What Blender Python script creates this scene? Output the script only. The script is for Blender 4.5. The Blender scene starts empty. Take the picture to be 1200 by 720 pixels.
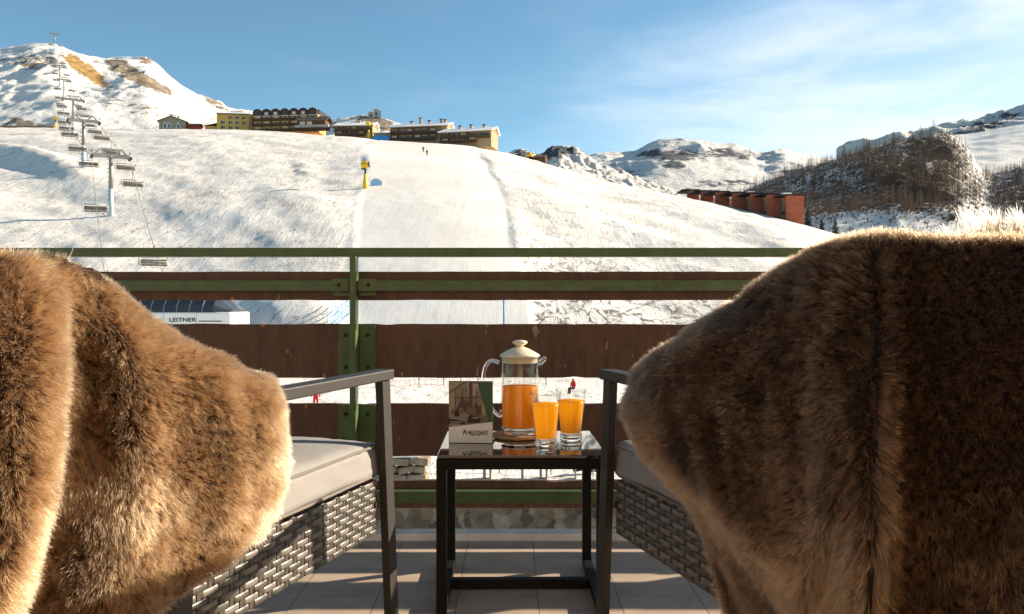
import bpy, bmesh, math, random
import numpy as np
from mathutils import Vector, Matrix

random.seed(7)
rng = np.random.default_rng(11)
S = bpy.context.scene
COL = S.collection
PI = math.pi
F, CX, HY, HC = 980.0, 600.0, 356.0, 0.82      # focal length in photo pixels, principal column, horizon row, camera height


def P(px, py, Y):
    return Vector(((px - CX) * Y / F, Y, HC + (HY - py) * Y / F))


# ------------------------------------------------------------------ materials
def lin(c):
    return tuple(c) + (1.0,)


def new_mat(name):
    m = bpy.data.materials.new(name)
    m.use_nodes = True
    nt = m.node_tree
    return m, nt, nt.nodes['Principled BSDF']


def mat(name, col, rough=0.6, spec=0.4, metal=0.0, var=0.15, scale=40.0, bump=0.0, bscale=None, coat=0.0, detail=4.0):
    """A plain surface with a little mottling and grain in object space."""
    m, nt, b = new_mat(name)
    N, L = nt.nodes, nt.links
    b.inputs['Roughness'].default_value = rough
    b.inputs['Specular IOR Level'].default_value = spec
    b.inputs['Metallic'].default_value = metal
    b.inputs['Coat Weight'].default_value = coat
    tc = N.new('ShaderNodeTexCoord')
    nz = N.new('ShaderNodeTexNoise')
    nz.inputs['Scale'].default_value = scale
    nz.inputs['Detail'].default_value = detail
    L.new(tc.outputs['Object'], nz.inputs['Vector'])
    rp = N.new('ShaderNodeValToRGB')
    rp.color_ramp.elements[0].position = 0.3
    rp.color_ramp.elements[1].position = 0.7
    rp.color_ramp.elements[0].color = lin([c * (1 - var) for c in col])
    rp.color_ramp.elements[1].color = lin([min(1, c * (1 + var)) for c in col])
    L.new(nz.outputs['Fac'], rp.inputs['Fac'])
    L.new(rp.outputs['Color'], b.inputs['Base Color'])
    if bump > 0:
        n2 = N.new('ShaderNodeTexNoise')
        n2.inputs['Scale'].default_value = bscale or scale * 4
        n2.inputs['Detail'].default_value = 6
        L.new(tc.outputs['Object'], n2.inputs['Vector'])
        bp = N.new('ShaderNodeBump')
        bp.inputs['Strength'].default_value = bump
        bp.inputs['Distance'].default_value = 0.01
        L.new(n2.outputs['Fac'], bp.inputs['Height'])
        L.new(bp.outputs['Normal'], b.inputs['Normal'])
    return m


# ------------------------------------------------------------------ mesh collecting
class MB:
    def __init__(self):
        self.v, self.f, self.m, self.sm, self.mats = [], [], [], [], []

    def mi(self, m):
        if m not in self.mats:
            self.mats.append(m)
        return self.mats.index(m)

    def add(self, vs, fs, m, smooth=False):
        o = len(self.v)
        k = self.mi(m)
        self.v += [tuple(v) for v in vs]
        for f in fs:
            self.f.append([o + i for i in f])
            self.m.append(k)
            self.sm.append(smooth)
        return self

    def box(self, c, s, m, rot=None, bev=0.0):
        x, y, z = s[0] / 2, s[1] / 2, s[2] / 2
        c = Vector(c)
        if bev <= 0:
            vs = [Vector((a * x, b * y, d * z)) for a in (-1, 1) for b in (-1, 1) for d in (-1, 1)]
            fs = [(0, 1, 3, 2), (4, 6, 7, 5), (0, 4, 5, 1), (2, 3, 7, 6), (0, 2, 6, 4), (1, 5, 7, 3)]
        else:
            bm = bmesh.new()
            bmesh.ops.create_cube(bm, size=1)
            for v in bm.verts:
                v.co = Vector((v.co.x * s[0], v.co.y * s[1], v.co.z * s[2]))
            bmesh.ops.bevel(bm, geom=bm.edges[:], offset=min(bev, 0.45 * min(s)), segments=2, profile=0.6, affect='EDGES')
            bm.verts.index_update()
            vs = [v.co.copy() for v in bm.verts]
            fs = [[v.index for v in f.verts] for f in bm.faces]
            bm.free()
        if rot is not None:
            vs = [rot @ v for v in vs]
        return self.add([v + c for v in vs], fs, m)

    def bar(self, p0, p1, w, h, m, up=(0, 0, 1), bev=0.0):
        """Rectangular bar from p0 to p1: w across, h along up."""
        p0, p1 = Vector(p0), Vector(p1)
        y = (p1 - p0)
        ln = y.length
        y.normalize()
        up = Vector(up)
        x = y.cross(up)
        if x.length < 1e-5:
            x = y.cross(Vector((1, 0, 0)))
        x.normalize()
        z = x.cross(y)
        R = Matrix((x, y, z)).transposed()
        return self.box((p0 + p1) / 2, (w, ln, h), m, R, bev)

    def tube(self, pts, r, m, n=8, cap=True, closed=False):
        pts = [Vector(p) for p in pts]
        k = len(pts)
        rs = r if isinstance(r, (list, tuple)) else [r] * k
        vs, fs = [], []
        ref = None
        for i, p in enumerate(pts):
            if closed:
                t = pts[(i + 1) % k] - pts[i - 1]
            else:
                t = pts[min(i + 1, k - 1)] - pts[max(i - 1, 0)]
            t.normalize()
            if ref is None:
                ref = Vector((0, 0, 1)) if abs(t.z) < 0.9 else Vector((1, 0, 0))
            a = (ref - t * ref.dot(t)).normalized()
            ref = a
            b = t.cross(a)
            for j in range(n):
                q = 2 * PI * j / n
                vs.append(p + (a * math.cos(q) + b * math.sin(q)) * rs[i])
        for i in range(k if closed else k - 1):
            for j in range(n):
                i2, j2 = (i + 1) % k, (j + 1) % n
                fs.append((i * n + j, i * n + j2, i2 * n + j2, i2 * n + j))
        if cap and not closed:
            fs.append(tuple(range(n - 1, -1, -1)))
            fs.append(tuple((k - 1) * n + j for j in range(n)))
        return self.add(vs, fs, m, True)

    def lathe(self, prof, m, c=(0, 0, 0), n=48, sq=None):
        """prof: list of (r, z); ends with r = 0 close up."""
        c = Vector(c)
        vs, fs, rows = [], [], []
        for r, z in prof:
            if r < 1e-6:
                rows.append([len(vs)])
                vs.append(c + Vector((0, 0, z)))
            else:
                row = []
                for j in range(n):
                    q = 2 * PI * j / n
                    row.append(len(vs))
                    vs.append(c + Vector((r * math.cos(q), r * math.sin(q), z)))
                rows.append(row)
        for a, b in zip(rows, rows[1:]):
            for j in range(n):
                j2 = (j + 1) % n
                if len(a) == 1 and len(b) == 1:
                    continue
                if len(a) == 1:
                    fs.append((a[0], b[j2], b[j]))
                elif len(b) == 1:
                    fs.append((a[j], a[j2], b[0]))
                else:
                    fs.append((a[j], a[j2], b[j2], b[j]))
        return self.add(vs, fs, m, True)

    def prism(self, poly, o, ex, ey, ez, depth, m):
        """poly in (x, y) of the frame o/ex/ey, pushed along ez by depth."""
        o, ex, ey, ez = Vector(o), Vector(ex), Vector(ey), Vector(ez)
        n = len(poly)
        vs = [o + ex * x + ey * y for x, y in poly] + [o + ex * x + ey * y + ez * depth for x, y in poly]
        fs = [tuple(range(n)), tuple(range(2 * n - 1, n - 1, -1))] + [(i, i + n, (i + 1) % n + n, (i + 1) % n) for i in range(n)]
        return self.add(vs, fs, m)

    def build(self, name, parent=None, fix=True):
        me = bpy.data.meshes.new(name)
        me.from_pydata(self.v, [], self.f)
        for mm in self.mats:
            me.materials.append(mm)
        me.polygons.foreach_set('material_index', self.m)
        me.polygons.foreach_set('use_smooth', self.sm)
        if fix and len(self.f) < 60000:
            bm = bmesh.new()
            bm.from_mesh(me)
            bmesh.ops.recalc_face_normals(bm, faces=bm.faces[:])
            bm.to_mesh(me)
            bm.free()
        me.update()
        o = bpy.data.objects.new(name, me)
        COL.objects.link(o)
        if parent is not None:
            o.parent = parent
        return o


def tag(o, label=None, cat=None, group=None, kind=None):
    if label:
        o['label'] = label
    if cat:
        o['category'] = cat
    if group:
        o['group'] = group
    if kind:
        o['kind'] = kind
    return o


def thing(name, label, cat, loc=(0, 0, 0), rz=0.0, group=None):
    o = bpy.data.objects.new(name, None)
    COL.objects.link(o)
    o.empty_display_size = 0.1
    o.location = loc
    o.rotation_euler = (0, 0, rz)
    return tag(o, label, cat, group)


KIDS = {}


def copy_tree(o, parent=None):
    c = o.copy()
    COL.objects.link(c)
    c.parent = parent
    for ch in list(o.children):
        copy_tree(ch, c)
    return c


def grid_mesh(name, V, nu, nv, m, smooth=True, attrs=None, parent=None):
    """V: (nu*nv, 3) array laid out row after row (nv per row)."""
    i = np.arange(nu - 1)[:, None] * nv + np.arange(nv - 1)[None, :]
    q = np.stack([i, i + nv, i + nv + 1, i + 1], -1).reshape(-1, 4)
    me = bpy.data.meshes.new(name)
    me.vertices.add(len(V))
    me.vertices.foreach_set('co', V.astype(np.float32).ravel())
    me.loops.add(q.size)
    me.loops.foreach_set('vertex_index', q.ravel().astype(np.int32))
    me.polygons.add(len(q))
    me.polygons.foreach_set('loop_start', np.arange(0, q.size, 4, dtype=np.int32))
    me.polygons.foreach_set('use_smooth', np.full(len(q), smooth))
    me.update()
    me.validate()
    me.materials.append(m)
    for k, a in (attrs or {}).items():
        at = me.attributes.new(k, 'FLOAT', 'POINT')
        at.data.foreach_set('value', a.astype(np.float32).ravel())
    o = bpy.data.objects.new(name, me)
    COL.objects.link(o)
    o.parent = parent
    return o


def text_mesh(name, body, size, m, loc, rot, parent=None, extrude=0.0, bold=0.0, align='CENTER', sx=1.0):
    cu = bpy.data.curves.new(name + '_font', 'FONT')
    cu.body = body
    cu.size = size
    cu.align_x = align
    cu.extrude = extrude
    cu.offset = bold
    cu.resolution_u = 3
    t = bpy.data.objects.new(name + '_font', cu)
    COL.objects.link(t)
    dg = bpy.context.evaluated_depsgraph_get()
    me = bpy.data.meshes.new_from_object(t.evaluated_get(dg))
    bpy.data.objects.remove(t)
    me.materials.clear()
    me.materials.append(m)
    o = bpy.data.objects.new(name, me)
    COL.objects.link(o)
    o.location = loc
    o.rotation_euler = rot
    o.scale = (sx, 1, 1)
    o.parent = parent
    return o


# ------------------------------------------------------------------ noise (numpy)
def _hash(ix, iy, seed):
    h = (ix.astype(np.int64) * 374761393 + iy.astype(np.int64) * 668265263 + seed * 144665) & 0x7fffffff
    h = ((h ^ (h >> 13)) * 1274126177) & 0x7fffffff
    return ((h ^ (h >> 16)) & 0xffff) / 65535.0


def vnoise(x, y, seed=0):
    x, y = np.asarray(x, float), np.asarray(y, float)
    ix, iy = np.floor(x), np.floor(y)
    fx, fy = x - ix, y - iy
    fx = fx * fx * fx * (fx * (fx * 6 - 15) + 10)
    fy = fy * fy * fy * (fy * (fy * 6 - 15) + 10)
    a, b = _hash(ix, iy, seed), _hash(ix + 1, iy, seed)
    c, d = _hash(ix, iy + 1, seed), _hash(ix + 1, iy + 1, seed)
    return (a + (b - a) * fx + (c - a) * fy + (a - b - c + d) * fx * fy) * 2 - 1


def fbm(x, y, seed=0, oct=4, gain=0.5):
    s, a, t = 0.0, 1.0, 0.0
    for k in range(oct):
        s = s + a * vnoise(x * 2 ** k + 17.3 * k, y * 2 ** k - 9.1 * k, seed + k)
        t += a
        a *= gain
    return s / t


def ridged(x, y, seed=0, oct=5, gain=0.55):
    s, a, t = 0.0, 1.0, 0.0
    for k in range(oct):
        s = s + a * (1 - np.abs(vnoise(x * 2 ** k + 7.7 * k, y * 2 ** k + 3.1 * k, seed + k)))
        t += a
        a *= gain
    return s / t


def sstep(a, b, x):
    t = np.clip((np.asarray(x, float) - a) / (b - a), 0, 1)
    return t * t * (3 - 2 * t)


def curve1(pts, sm=12.0):
    """A smoothed polyline y(x)."""
    xs = np.array([p[0] for p in pts], float)
    ys = np.array([p[1] for p in pts], float)
    g = np.arange(xs[0] - 200, xs[-1] + 200, 2.0)
    y = np.interp(g, xs, ys)
    k = np.exp(-0.5 * (np.arange(-40, 41) * 2.0 / sm) ** 2)
    k /= k.sum()
    yp = np.pad(y, 40, mode='edge')
    y = np.convolve(yp, k, 'valid')
    return lambda x: np.interp(x, g, y)
# ------------------------------------------------------------------ snow and rock materials
def snow_mat(name, kind):
    m, nt, b = new_mat(name)
    N, L = nt.nodes, nt.links
    b.inputs['Roughness'].default_value = 0.75
    b.inputs['Specular IOR Level'].default_value = 0.25
    tc = N.new('ShaderNodeTexCoord')

    def noise(scale, detail=5, rough=0.55, vec=None, dist=0.0):
        n = N.new('ShaderNodeTexNoise')
        n.inputs['Scale'].default_value = scale
        n.inputs['Detail'].default_value = detail
        n.inputs['Roughness'].default_value = rough
        n.inputs['Distortion'].default_value = dist
        L.new(vec or tc.outputs['Object'], n.inputs['Vector'])
        return n.outputs['Fac']

    def ramp(src, p0, p1, c0=(0, 0, 0, 1), c1=(1, 1, 1, 1)):
        r = N.new('ShaderNodeValToRGB')
        r.color_ramp.elements[0].position = p0
        r.color_ramp.elements[1].position = p1
        r.color_ramp.elements[0].color = c0
        r.color_ramp.elements[1].color = c1
        L.new(src, r.inputs['Fac'])
        return r.outputs['Color']

    def math2(op, a, bb):
        n = N.new('ShaderNodeMath')
        n.operation = op
        for i, x in enumerate((a, bb)):
            if isinstance(x, (int, float)):
                n.inputs[i].default_value = x
            else:
                L.new(x, n.inputs[i])
        return n.outputs[0]

    def mix(fac, a, bb):
        n = N.new('ShaderNodeMix')
        n.data_type = 'RGBA'
        if isinstance(fac, (int, float)):
            n.inputs['Factor'].default_value = fac
        else:
            L.new(fac, n.inputs['Factor'])
        for k, x in ((6, a), (7, bb)):
            if isinstance(x, tuple):
                n.inputs[k].default_value = x
            else:
                L.new(x, n.inputs[k])
        return n.outputs[2]

    def attr(nm):
        a = N.new('ShaderNodeAttribute')
        a.attribute_name = nm
        return a.outputs['Fac']

    def mapped(scale, rot=(0, 0, 0)):
        mp = N.new('ShaderNodeMapping')
        mp.inputs['Scale'].default_value = scale
        mp.inputs['Rotation'].default_value = rot
        L.new(tc.outputs['Object'], mp.inputs['Vector'])
        return mp.outputs['Vector']

    white = (0.85, 0.80, 0.735, 1)
    if kind == 'slope':
        soft = ramp(noise(0.06, 4), 0.35, 0.7)
        base = mix(soft, (0.77, 0.715, 0.645, 1), white)
        # thin warm dirt showing through off the piste
        off = math2('SUBTRACT', 1.0, attr('piste'))
        d = ramp(noise(1.0, 5, 0.6, mapped((0.05, 0.16, 0.16))), 0.54, 0.74)
        dirt = math2('MULTIPLY', math2('MULTIPLY', d, 0.62), off)
        base = mix(dirt, base, (0.46, 0.375, 0.30, 1))
        # grass tufts and stones poking out
        sp = ramp(noise(1.1, 7, 0.72), 0.655, 0.70)
        cl = ramp(noise(0.045, 3), 0.40, 0.56)
        speck = math2('MULTIPLY', math2('MULTIPLY', sp, cl), off)
        sp2 = ramp(noise(0.55, 6, 0.7, mapped((1.6, 0.7, 0.7), (0, 0, 0.5))), 0.60, 0.65)
        speck = math2('MAXIMUM', speck, math2('MULTIPLY', math2('MULTIPLY', sp2, off), 0.7))
        base = mix(speck, base, (0.13, 0.10, 0.08, 1))
        lines = None  # shading of ski tracks put into the colour as broken dark lines
        for rz_, wd_, sc_ in ((0.5, 0.024, 0.16), (-0.7, 0.022, 0.13), (0.1, 0.018, 0.21)):
            ln = noise(sc_, 3, 0.5, mapped((1.5, 0.45, 0.45), (0, 0, rz_)), 0.4)
            ln = math2('LESS_THAN', math2('ABSOLUTE', math2('SUBTRACT', ln, 0.5), 0.0), wd_)
            lines = ln if lines is None else math2('MAXIMUM', lines, ln)
        brk = ramp(noise(0.35, 5, 0.75), 0.42, 0.54)
        lines = math2('MULTIPLY', math2('MULTIPLY', lines, brk), math2('MULTIPLY', attr('tracked'), 0.85))
        base = mix(lines, base, (0.06, 0.05, 0.045, 1))
        rk = math2('MULTIPLY', attr('rock'), ramp(noise(0.9, 7, 0.7), 0.47, 0.56))
        base = mix(rk, base, (0.17, 0.14, 0.12, 1))
        # grooves: ski tracks off the piste, corduroy on it
        tv = mapped((0.5, 0.09, 0.09), (0, 0, 0.35))
        tv2 = mapped((0.55, 0.08, 0.08), (0, 0, -0.5))
        t1 = ramp(noise(1.0, 6, 0.7, tv, 1.2), 0.48, 0.52)
        t2 = ramp(noise(1.0, 6, 0.7, tv2, 1.4), 0.48, 0.52)
        tracks = math2('MULTIPLY', math2('ADD', t1, t2), math2('MULTIPLY', off, 0.05))
        fine = math2('MULTIPLY', noise(1.6, 8, 0.68), math2('ADD', math2('MULTIPLY', off, 0.15), 0.05))
        cord = math2('MULTIPLY', noise(1.0, 5, 0.65, mapped((0.9, 0.035, 0.035))), math2('MULTIPLY', attr('piste'), 0.06))
        h = math2('ADD', math2('ADD', tracks, fine), cord)
        dist, stren = 0.9, 0.75
    else:
        # exposed rock / dead grass on the mountains, driven by stored masks broken up by noise
        sc = {'near': 0.11, 'far': 0.022, 'hill': 0.24}[kind]
        rockc = {'near': (0.30, 0.235, 0.17, 1), 'far': (0.13, 0.135, 0.15, 1), 'hill': (0.125, 0.095, 0.075, 1)}[kind]
        base = mix(ramp(noise(sc * 0.3, 4), 0.35, 0.7), (0.72, 0.69, 0.65, 1), white)
        nz = noise(sc, 8, 0.72)
        thr = math2('ADD', attr('rock'), math2('MULTIPLY', math2('SUBTRACT', nz, 0.5), 1.9))
        rk = ramp(thr, 0.46, 0.56)
        vary = mix(ramp(noise(sc * 3, 4), 0.35, 0.65), rockc, tuple(c * 0.55 for c in rockc[:3]) + (1,))
        base = mix(rk, base, vary)
        gr = ramp(math2('ADD', attr('grass'), math2('MULTIPLY', math2('SUBTRACT', nz, 0.5), 1.5)), 0.46, 0.54)
        base = mix(gr, base, (0.40, 0.24, 0.085, 1))
        h = math2('ADD', noise(sc * 2.5, 8, 0.7), math2('MULTIPLY', rk, 0.4))
        dist = {'near': 2.2, 'far': 25.0, 'hill': 1.6}[kind]
        stren = 0.8
    L.new(base, b.inputs['Base Color'])
    bp = N.new('ShaderNodeBump')
    bp.inputs['Strength'].default_value = stren
    bp.inputs['Distance'].default_value = dist
    L.new(h, bp.inputs['Height'])
    L.new(bp.outputs['Normal'], b.inputs['Normal'])
    return m


M_slope = snow_mat('piste_snow', 'slope')
M_near = snow_mat('mountain_snow', 'near')
M_far = snow_mat('glacier_snow', 'far')
M_hill = snow_mat('wooded_hill_snow', 'hill')

# ------------------------------------------------------------------ the near ski slope
SL_Y = curve1([(-700, 150), (-300, 154), (0, 157), (120, 156), (200, 156), (260, 157), (330, 160), (385, 165), (430, 168), (500, 172), (545, 176), (580, 182),
               (640, 197), (700, 213), (760, 225), (830, 238), (900, 254), (965, 271), (1050, 297), (1200, 335), (1500, 365), (1900, 380)], 10)
SL_D = curve1([(-700, 430), (0, 430), (250, 420), (420, 400), (580, 380), (640, 365), (760, 330), (830, 300), (900, 265), (965, 235), (1050, 205), (1200, 180), (1900, 170)], 30)
SL_0 = curve1([(-700, 92), (200, 99), (300, 97), (360, 92), (700, 90), (900, 92), (1200, 100), (1900, 110)], 60)
# piste edges: azimuth column against fraction of the slope
PS_L = lambda s: np.interp(s, [0.0, 0.08, 0.2, 0.45, 0.75, 0.95, 1.1], [402, 410, 418, 425, 438, 452, 458])
PS_R = lambda s: np.interp(s, [0.0, 0.08, 0.2, 0.45, 0.75, 0.95, 1.1], [632, 622, 602, 580, 562, 550, 545])


def slope_h(u, Y, masks=False):
    u, Y = np.asarray(u, float), np.asarray(Y, float)
    D0, Dc = SL_0(u), SL_D(u)
    Zc = HC + (HY - SL_Y(u)) / F * Dc
    s = (Y - D0) / (Dc - D0)
    sc = np.clip(s, 0, 1)
    g = 1 - (1 - sc) ** 1.32
    Z = -7.0 + (Zc + 7.0) * g
    Z = Z - np.clip(Y - Dc - 22, 0, 400) * 0.05 + np.minimum(np.clip(Y - Dc, 0, 400), 22) * (HY - SL_Y(u)) / F * 0.92
    X = (u - CX) * Y / F
    pl, pr = PS_L(s), PS_R(s)
    wig = 5 * vnoise(s * 14, 0 * s, 3)
    piste = sstep(-5, 6, u - pl - wig) * sstep(-5, 6, pr + wig - u) * sstep(-0.02, 0.05, s)
    fade = sstep(0.0, 0.10, s) * (1 - 0.9 * sstep(0.80, 0.99, s))
    # long benches along the contour, rolls and lumps
    ben = fbm(u / 190.0 + 2 * s, s * 8.0, 21, 3)
    bump = 1.7 * ben + 0.6 * fbm(X / 32, Y / 26, 5, 4) + 0.30 * fbm(X / 5.0, Y / 5.0, 9, 3)
    pg = sstep(-55, 10, u - pl) * sstep(-55, 10, pr - u)
    bump = bump * (1 - 0.95 * pg)
    bump = bump + piste * (0.9 * fbm(X / 60, Y / 40, 31, 2) + 0.05 * fbm(X / 3, Y / 3, 33, 2))
    Z = Z + bump * fade
    # shoved-up berms along the piste edges and a gully on its left
    br = np.exp(-((u - pr - 7 - wig) / 7.0) ** 2)
    Z = Z + fade * br * (0.06 + 0.16 * fbm(X / 3, Y / 4, 41, 4)) * (0.5 + 0.5 * sstep(0.7, 0.3, s))
    bl = np.exp(-((u - pl + 8 - wig) / 9.0) ** 2)
    Z = Z + fade * bl * (0.35 * fbm(X / 5, Y / 12, 43, 3) - 0.7 * sstep(0.55, 0.8, s))
    # a steeper roll whose face falls into shade at the lower left
    f1 = np.exp(-((s - (0.40 - 0.0012 * (u - 40))) / 0.05) ** 2) * sstep(170, 40, u) * sstep(-500, -300, u)
    Z = Z + 3.2 * f1
    # wind scoured hollow left of the piste
    hol = np.exp(-((u - 358) / 14.0) ** 2) * np.exp(-((s - 0.40) / 0.06) ** 2)
    Z = Z + 0.6 * hol * (1 + 0.8 * fbm(X / 3, Y / 5, 61, 3))
    # snow bank in front of the slope (its face is in shade)
    bk = np.exp(-((u - 345) / 52.0) ** 4) * np.exp(-((Y - 106) / 11.0) ** 2)
    Z = Z + 2.7 * bk
    # flat street side: tyre-packed unevenness
    flat = 1 - sstep(0.0, 0.06, s)
    Z = Z + flat * (0.13 * fbm(X / 2.2, Y / 3.5, 71, 4) + 0.15 * fbm(X / 9, Y / 14, 73, 2)) * sstep(34, 37, Y)
    Z = np.where(Y < 35.0, Z - 2.4 * sstep(34.4, 33.4, Y), Z)
    if not masks:
        return Z
    rock = sstep(0.35, 0.6, fbm(X / 14, Y / 40, 81, 4)) * sstep(0.96, 0.86, s) * 0
    rock = rock + np.exp(-((u - 360) / 22.0) ** 2) * np.exp(-((s - 0.41) / 0.06) ** 2) * 0.5
    rock = rock + sstep(590, 640, u) * sstep(0.95, 0.99, s) * sstep(730, 680, u)
    tracked = (1 - piste) * sstep(-0.02, 0.03, s) * (0.16 + 0.84 * sstep(0.34, 0.10, s) * sstep(560, 640, u))
    return Z, piste, np.clip(rock, 0, 1), tracked


us = np.concatenate([np.linspace(-900, -30, 60)[:-1], np.linspace(-30, 1010, 521)[:-1], np.linspace(1010, 2100, 70)])
ys = np.concatenate([np.linspace(6, 27, 12)[:-1], 27.0 * (620 / 27.0) ** np.linspace(0, 1, 430)])
U, YY = np.meshgrid(us, ys, indexing='ij')
Z, pm, rm, tm = slope_h(U, YY, True)
V = np.stack([(U - CX) * YY / F, YY, Z], -1).reshape(-1, 3)
o = grid_mesh('snow_slope', V, len(us), len(ys), M_slope, True, {'piste': pm, 'rock': rm, 'tracked': tm})
tag(o, kind='structure')


# ------------------------------------------------------------------ hills and mountains behind
class Hill:
    """A ridge: skyline row against column, built as real ground between two distances."""

    def __init__(self, sky, dn, dc, db, ybase, p=1.0, sm=6.0, rough=0.03, wl=90.0, seed=0, u0=-900, u1=2000, sky_rough=0.6, big=0.0):
        self.sky = curve1(sky, sm)
        self.dn, self.dc, self.db, self.yb, self.p = dn, dc, db, ybase, p
        self.rough, self.wl, self.seed, self.u0, self.u1, self.sr, self.big = rough, wl, seed, u0, u1, sky_rough, big

    def h(self, u, Y):
        u, Y = np.asarray(u, float), np.asarray(Y, float)
        yk = self.sky(u) + self.sr * 1.6 * fbm(u / 9.0, 0 * u, self.seed + 90, 4)
        Zc = HC + (HY - yk) / F * self.dc
        yb = self.yb(u) if callable(self.yb) else self.yb
        Zn = HC + (HY - yb) / F * self.dn
        Zn = np.minimum(Zn, Zc - 0.02 * self.dc)
        s = (Y - self.dn) / (self.dc - self.dn)
        g = np.clip(s, 0, 1) ** self.p
        Z = Zn + (Zc - Zn) * g
        back = np.clip((Y - self.dc) / (self.db - self.dc), 0, 1)
        Z = Z - (Zc - Zn) * 0.8 * back ** 1.3
        X = (u - CX) * Y / F
        amp = self.rough * self.dc * np.clip(1.0 - np.abs(s - 0.5) * 1.9, 0, 1) ** 0.6
        Z = Z + amp * (ridged(X / self.wl, Y / self.wl, self.seed, 6) - 0.62) * 1.6
        Z = Z + amp * self.big * fbm(X / (self.wl * 2.5), Y / (self.wl * 2.5), self.seed + 40, 3)
        return Z

    def grid(self, nu, ny, uv0=None, uv1=None):
        us = np.linspace(uv0 or self.u0, uv1 or self.u1, nu)
        t = np.linspace(0, 1, ny)
        ys = np.concatenate([self.dn + (self.dc - self.dn) * t, self.dc + (self.db - self.dc) * np.linspace(0, 1, 14)[1:]])
        U, Y = np.meshgrid(us, ys, indexing='ij')
        Z = self.h(U, Y)
        V = np.stack([(U - CX) * Y / F, Y, Z], -1).reshape(-1, 3)
        py = HY - (Z - HC) / Y * F
        # steepness, for where rock shows
        dz = np.hypot(np.gradient(Z, axis=1) / np.gradient(Y, axis=1), np.gradient(Z, axis=0) / np.maximum(np.abs(np.gradient(U * Y / F, axis=0)), 1e-3))
        return U, Y, Z, V, py, dz, len(us), len(ys)


def blob(u, py, cu, cv, ru, rv, rot=0.0):
    c, s = math.cos(rot), math.sin(rot)
    a, b = (u - cu) * c + (py - cv) * s, -(u - cu) * s + (py - cv) * c
    return np.exp(-((a / ru) ** 2 + (b / rv) ** 2) ** 1.5)


H_left = Hill([(-900, 130), (-300, 100), (-100, 68), (0, 57), (40, 51), (66, 52), (80, 59), (100, 67), (122, 70), (128, 68), (160, 67), (172, 66), (178, 72), (186, 76),
               (195, 87), (215, 103), (235, 115), (255, 122), (268, 131), (290, 133), (320, 141), (360, 152), (420, 175), (480, 200)],
              450, 900, 1150, lambda u: SL_Y(u) + 12, 0.85, 3.0, 0.022, 95, 3, -900, 480, 0.5, 0.6)
U, Y, Z, V, py, dz, a, b = H_left.grid(440, 170)
grass = blob(U, py, 101, 83, 40, 9.5, 0.62) * 0.86 + blob(U, py, 150, 92, 34, 4, 0.45) * 0.42
rock = 0.62 * blob(U, py, 150, 85, 34, 9, 0.35) + 0.66 * blob(U, py, 180, 100, 36, 6, 0.45) + 0.62 * blob(U, py, 173, 70, 12, 6) + 0.6 * blob(U, py, 138, 73, 14, 3) \
    + 0.5 * blob(U, py, 255, 122, 22, 5, 0.5) + 0.42 * blob(U, py, 40, 72, 45, 14) + 0.42 * blob(U, py, 30, 145, 40, 9) + 0.36 * blob(U, py, 150, 125, 70, 10, 0.2)
rock = rock + 0.10
o = grid_mesh('left_mountain', V, a, b, M_near, True, {'rock': rock, 'grass': grass})
tag(o, kind='structure')

H_mid = Hill([(300, 190), (345, 168), (372, 151), (388, 141), (410, 137), (432, 136), (450, 139), (466, 146), (482, 150), (500, 156), (540, 168), (600, 186), (680, 215)],
             430, 620, 760, lambda u: SL_Y(u) + 12, 0.9, 4.0, 0.02, 70, 13, 300, 690, 0.6, 0.4)
U, Y, Z, V, py, dz, a, b = H_mid.grid(170, 90)
rock = 0.12 + 0.6 * blob(U, py, 455, 148, 22, 7, 0.5) + 0.6 * blob(U, py, 430, 141, 16, 4) + 0.5 * blob(U, py, 393, 150, 9, 8)
o = grid_mesh('middle_hill', V, a, b, M_near, True, {'rock': rock, 'grass': 0 * rock})
tag(o, kind='structure')

# rock band and low ridge just beyond the slope's right shoulder
H_knoll = Hill([(560, 215), (590, 186), (604, 177), (612, 175), (622, 181), (632, 183), (641, 175), (652, 170), (664, 171), (676, 174), (688, 184), (705, 197), (740, 215), (790, 240), (830, 260)],
               900, 1500, 1900, lambda u: SL_Y(u) + 12, 0.9, 3.0, 0.022, 80, 23, 545, 840, 1.3, 0.4)
U, Y, Z, V, py, dz, a, b = H_knoll.grid(210, 110)
rock = 0.28 + 0.35 * blob(U, py, 655, 176, 26, 9) + 0.4 * blob(U, py, 613, 180, 12, 6) + 0.2 * np.clip(dz - 0.5, 0, 1)
o = grid_mesh('rocky_knoll', V, a, b, M_far, True, {'rock': rock, 'grass': 0 * rock})
tag(o, kind='structure')

H_glac = Hill([(500, 205), (600, 190), (680, 186), (710, 183), (735, 184), (748, 180), (757, 173), (766, 168), (780, 165), (812, 165), (826, 167), (838, 170), (850, 172), (862, 174),
               (878, 178), (888, 184), (900, 185), (911, 180), (920, 179), (932, 184), (960, 190), (1040, 195), (1200, 205)],
              2200, 4600, 5600, 238, 0.75, 3.0, 0.008, 300, 33, 500, 1180, 0.2, 0.9)
U, Y, Z, V, py, dz, a, b = H_glac.grid(330, 150)
rock = 0.20 + 0.55 * blob(U, py, 785, 182, 40, 7, 0.05) + 0.42 * blob(U, py, 855, 180, 36, 6, 0.12) + 0.6 * blob(U, py, 790, 194, 15, 4) \
    + 0.30 * blob(U, py, 730, 208, 45, 14, 0.3) + 0.35 * blob(U, py, 845, 215, 40, 5) - 0.4 * blob(U, py, 795, 168, 36, 5)
o = grid_mesh('glacier_mountain', V, a, b, M_far, True, {'rock': rock, 'grass': 0 * rock})
tag(o, kind='structure')

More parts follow.
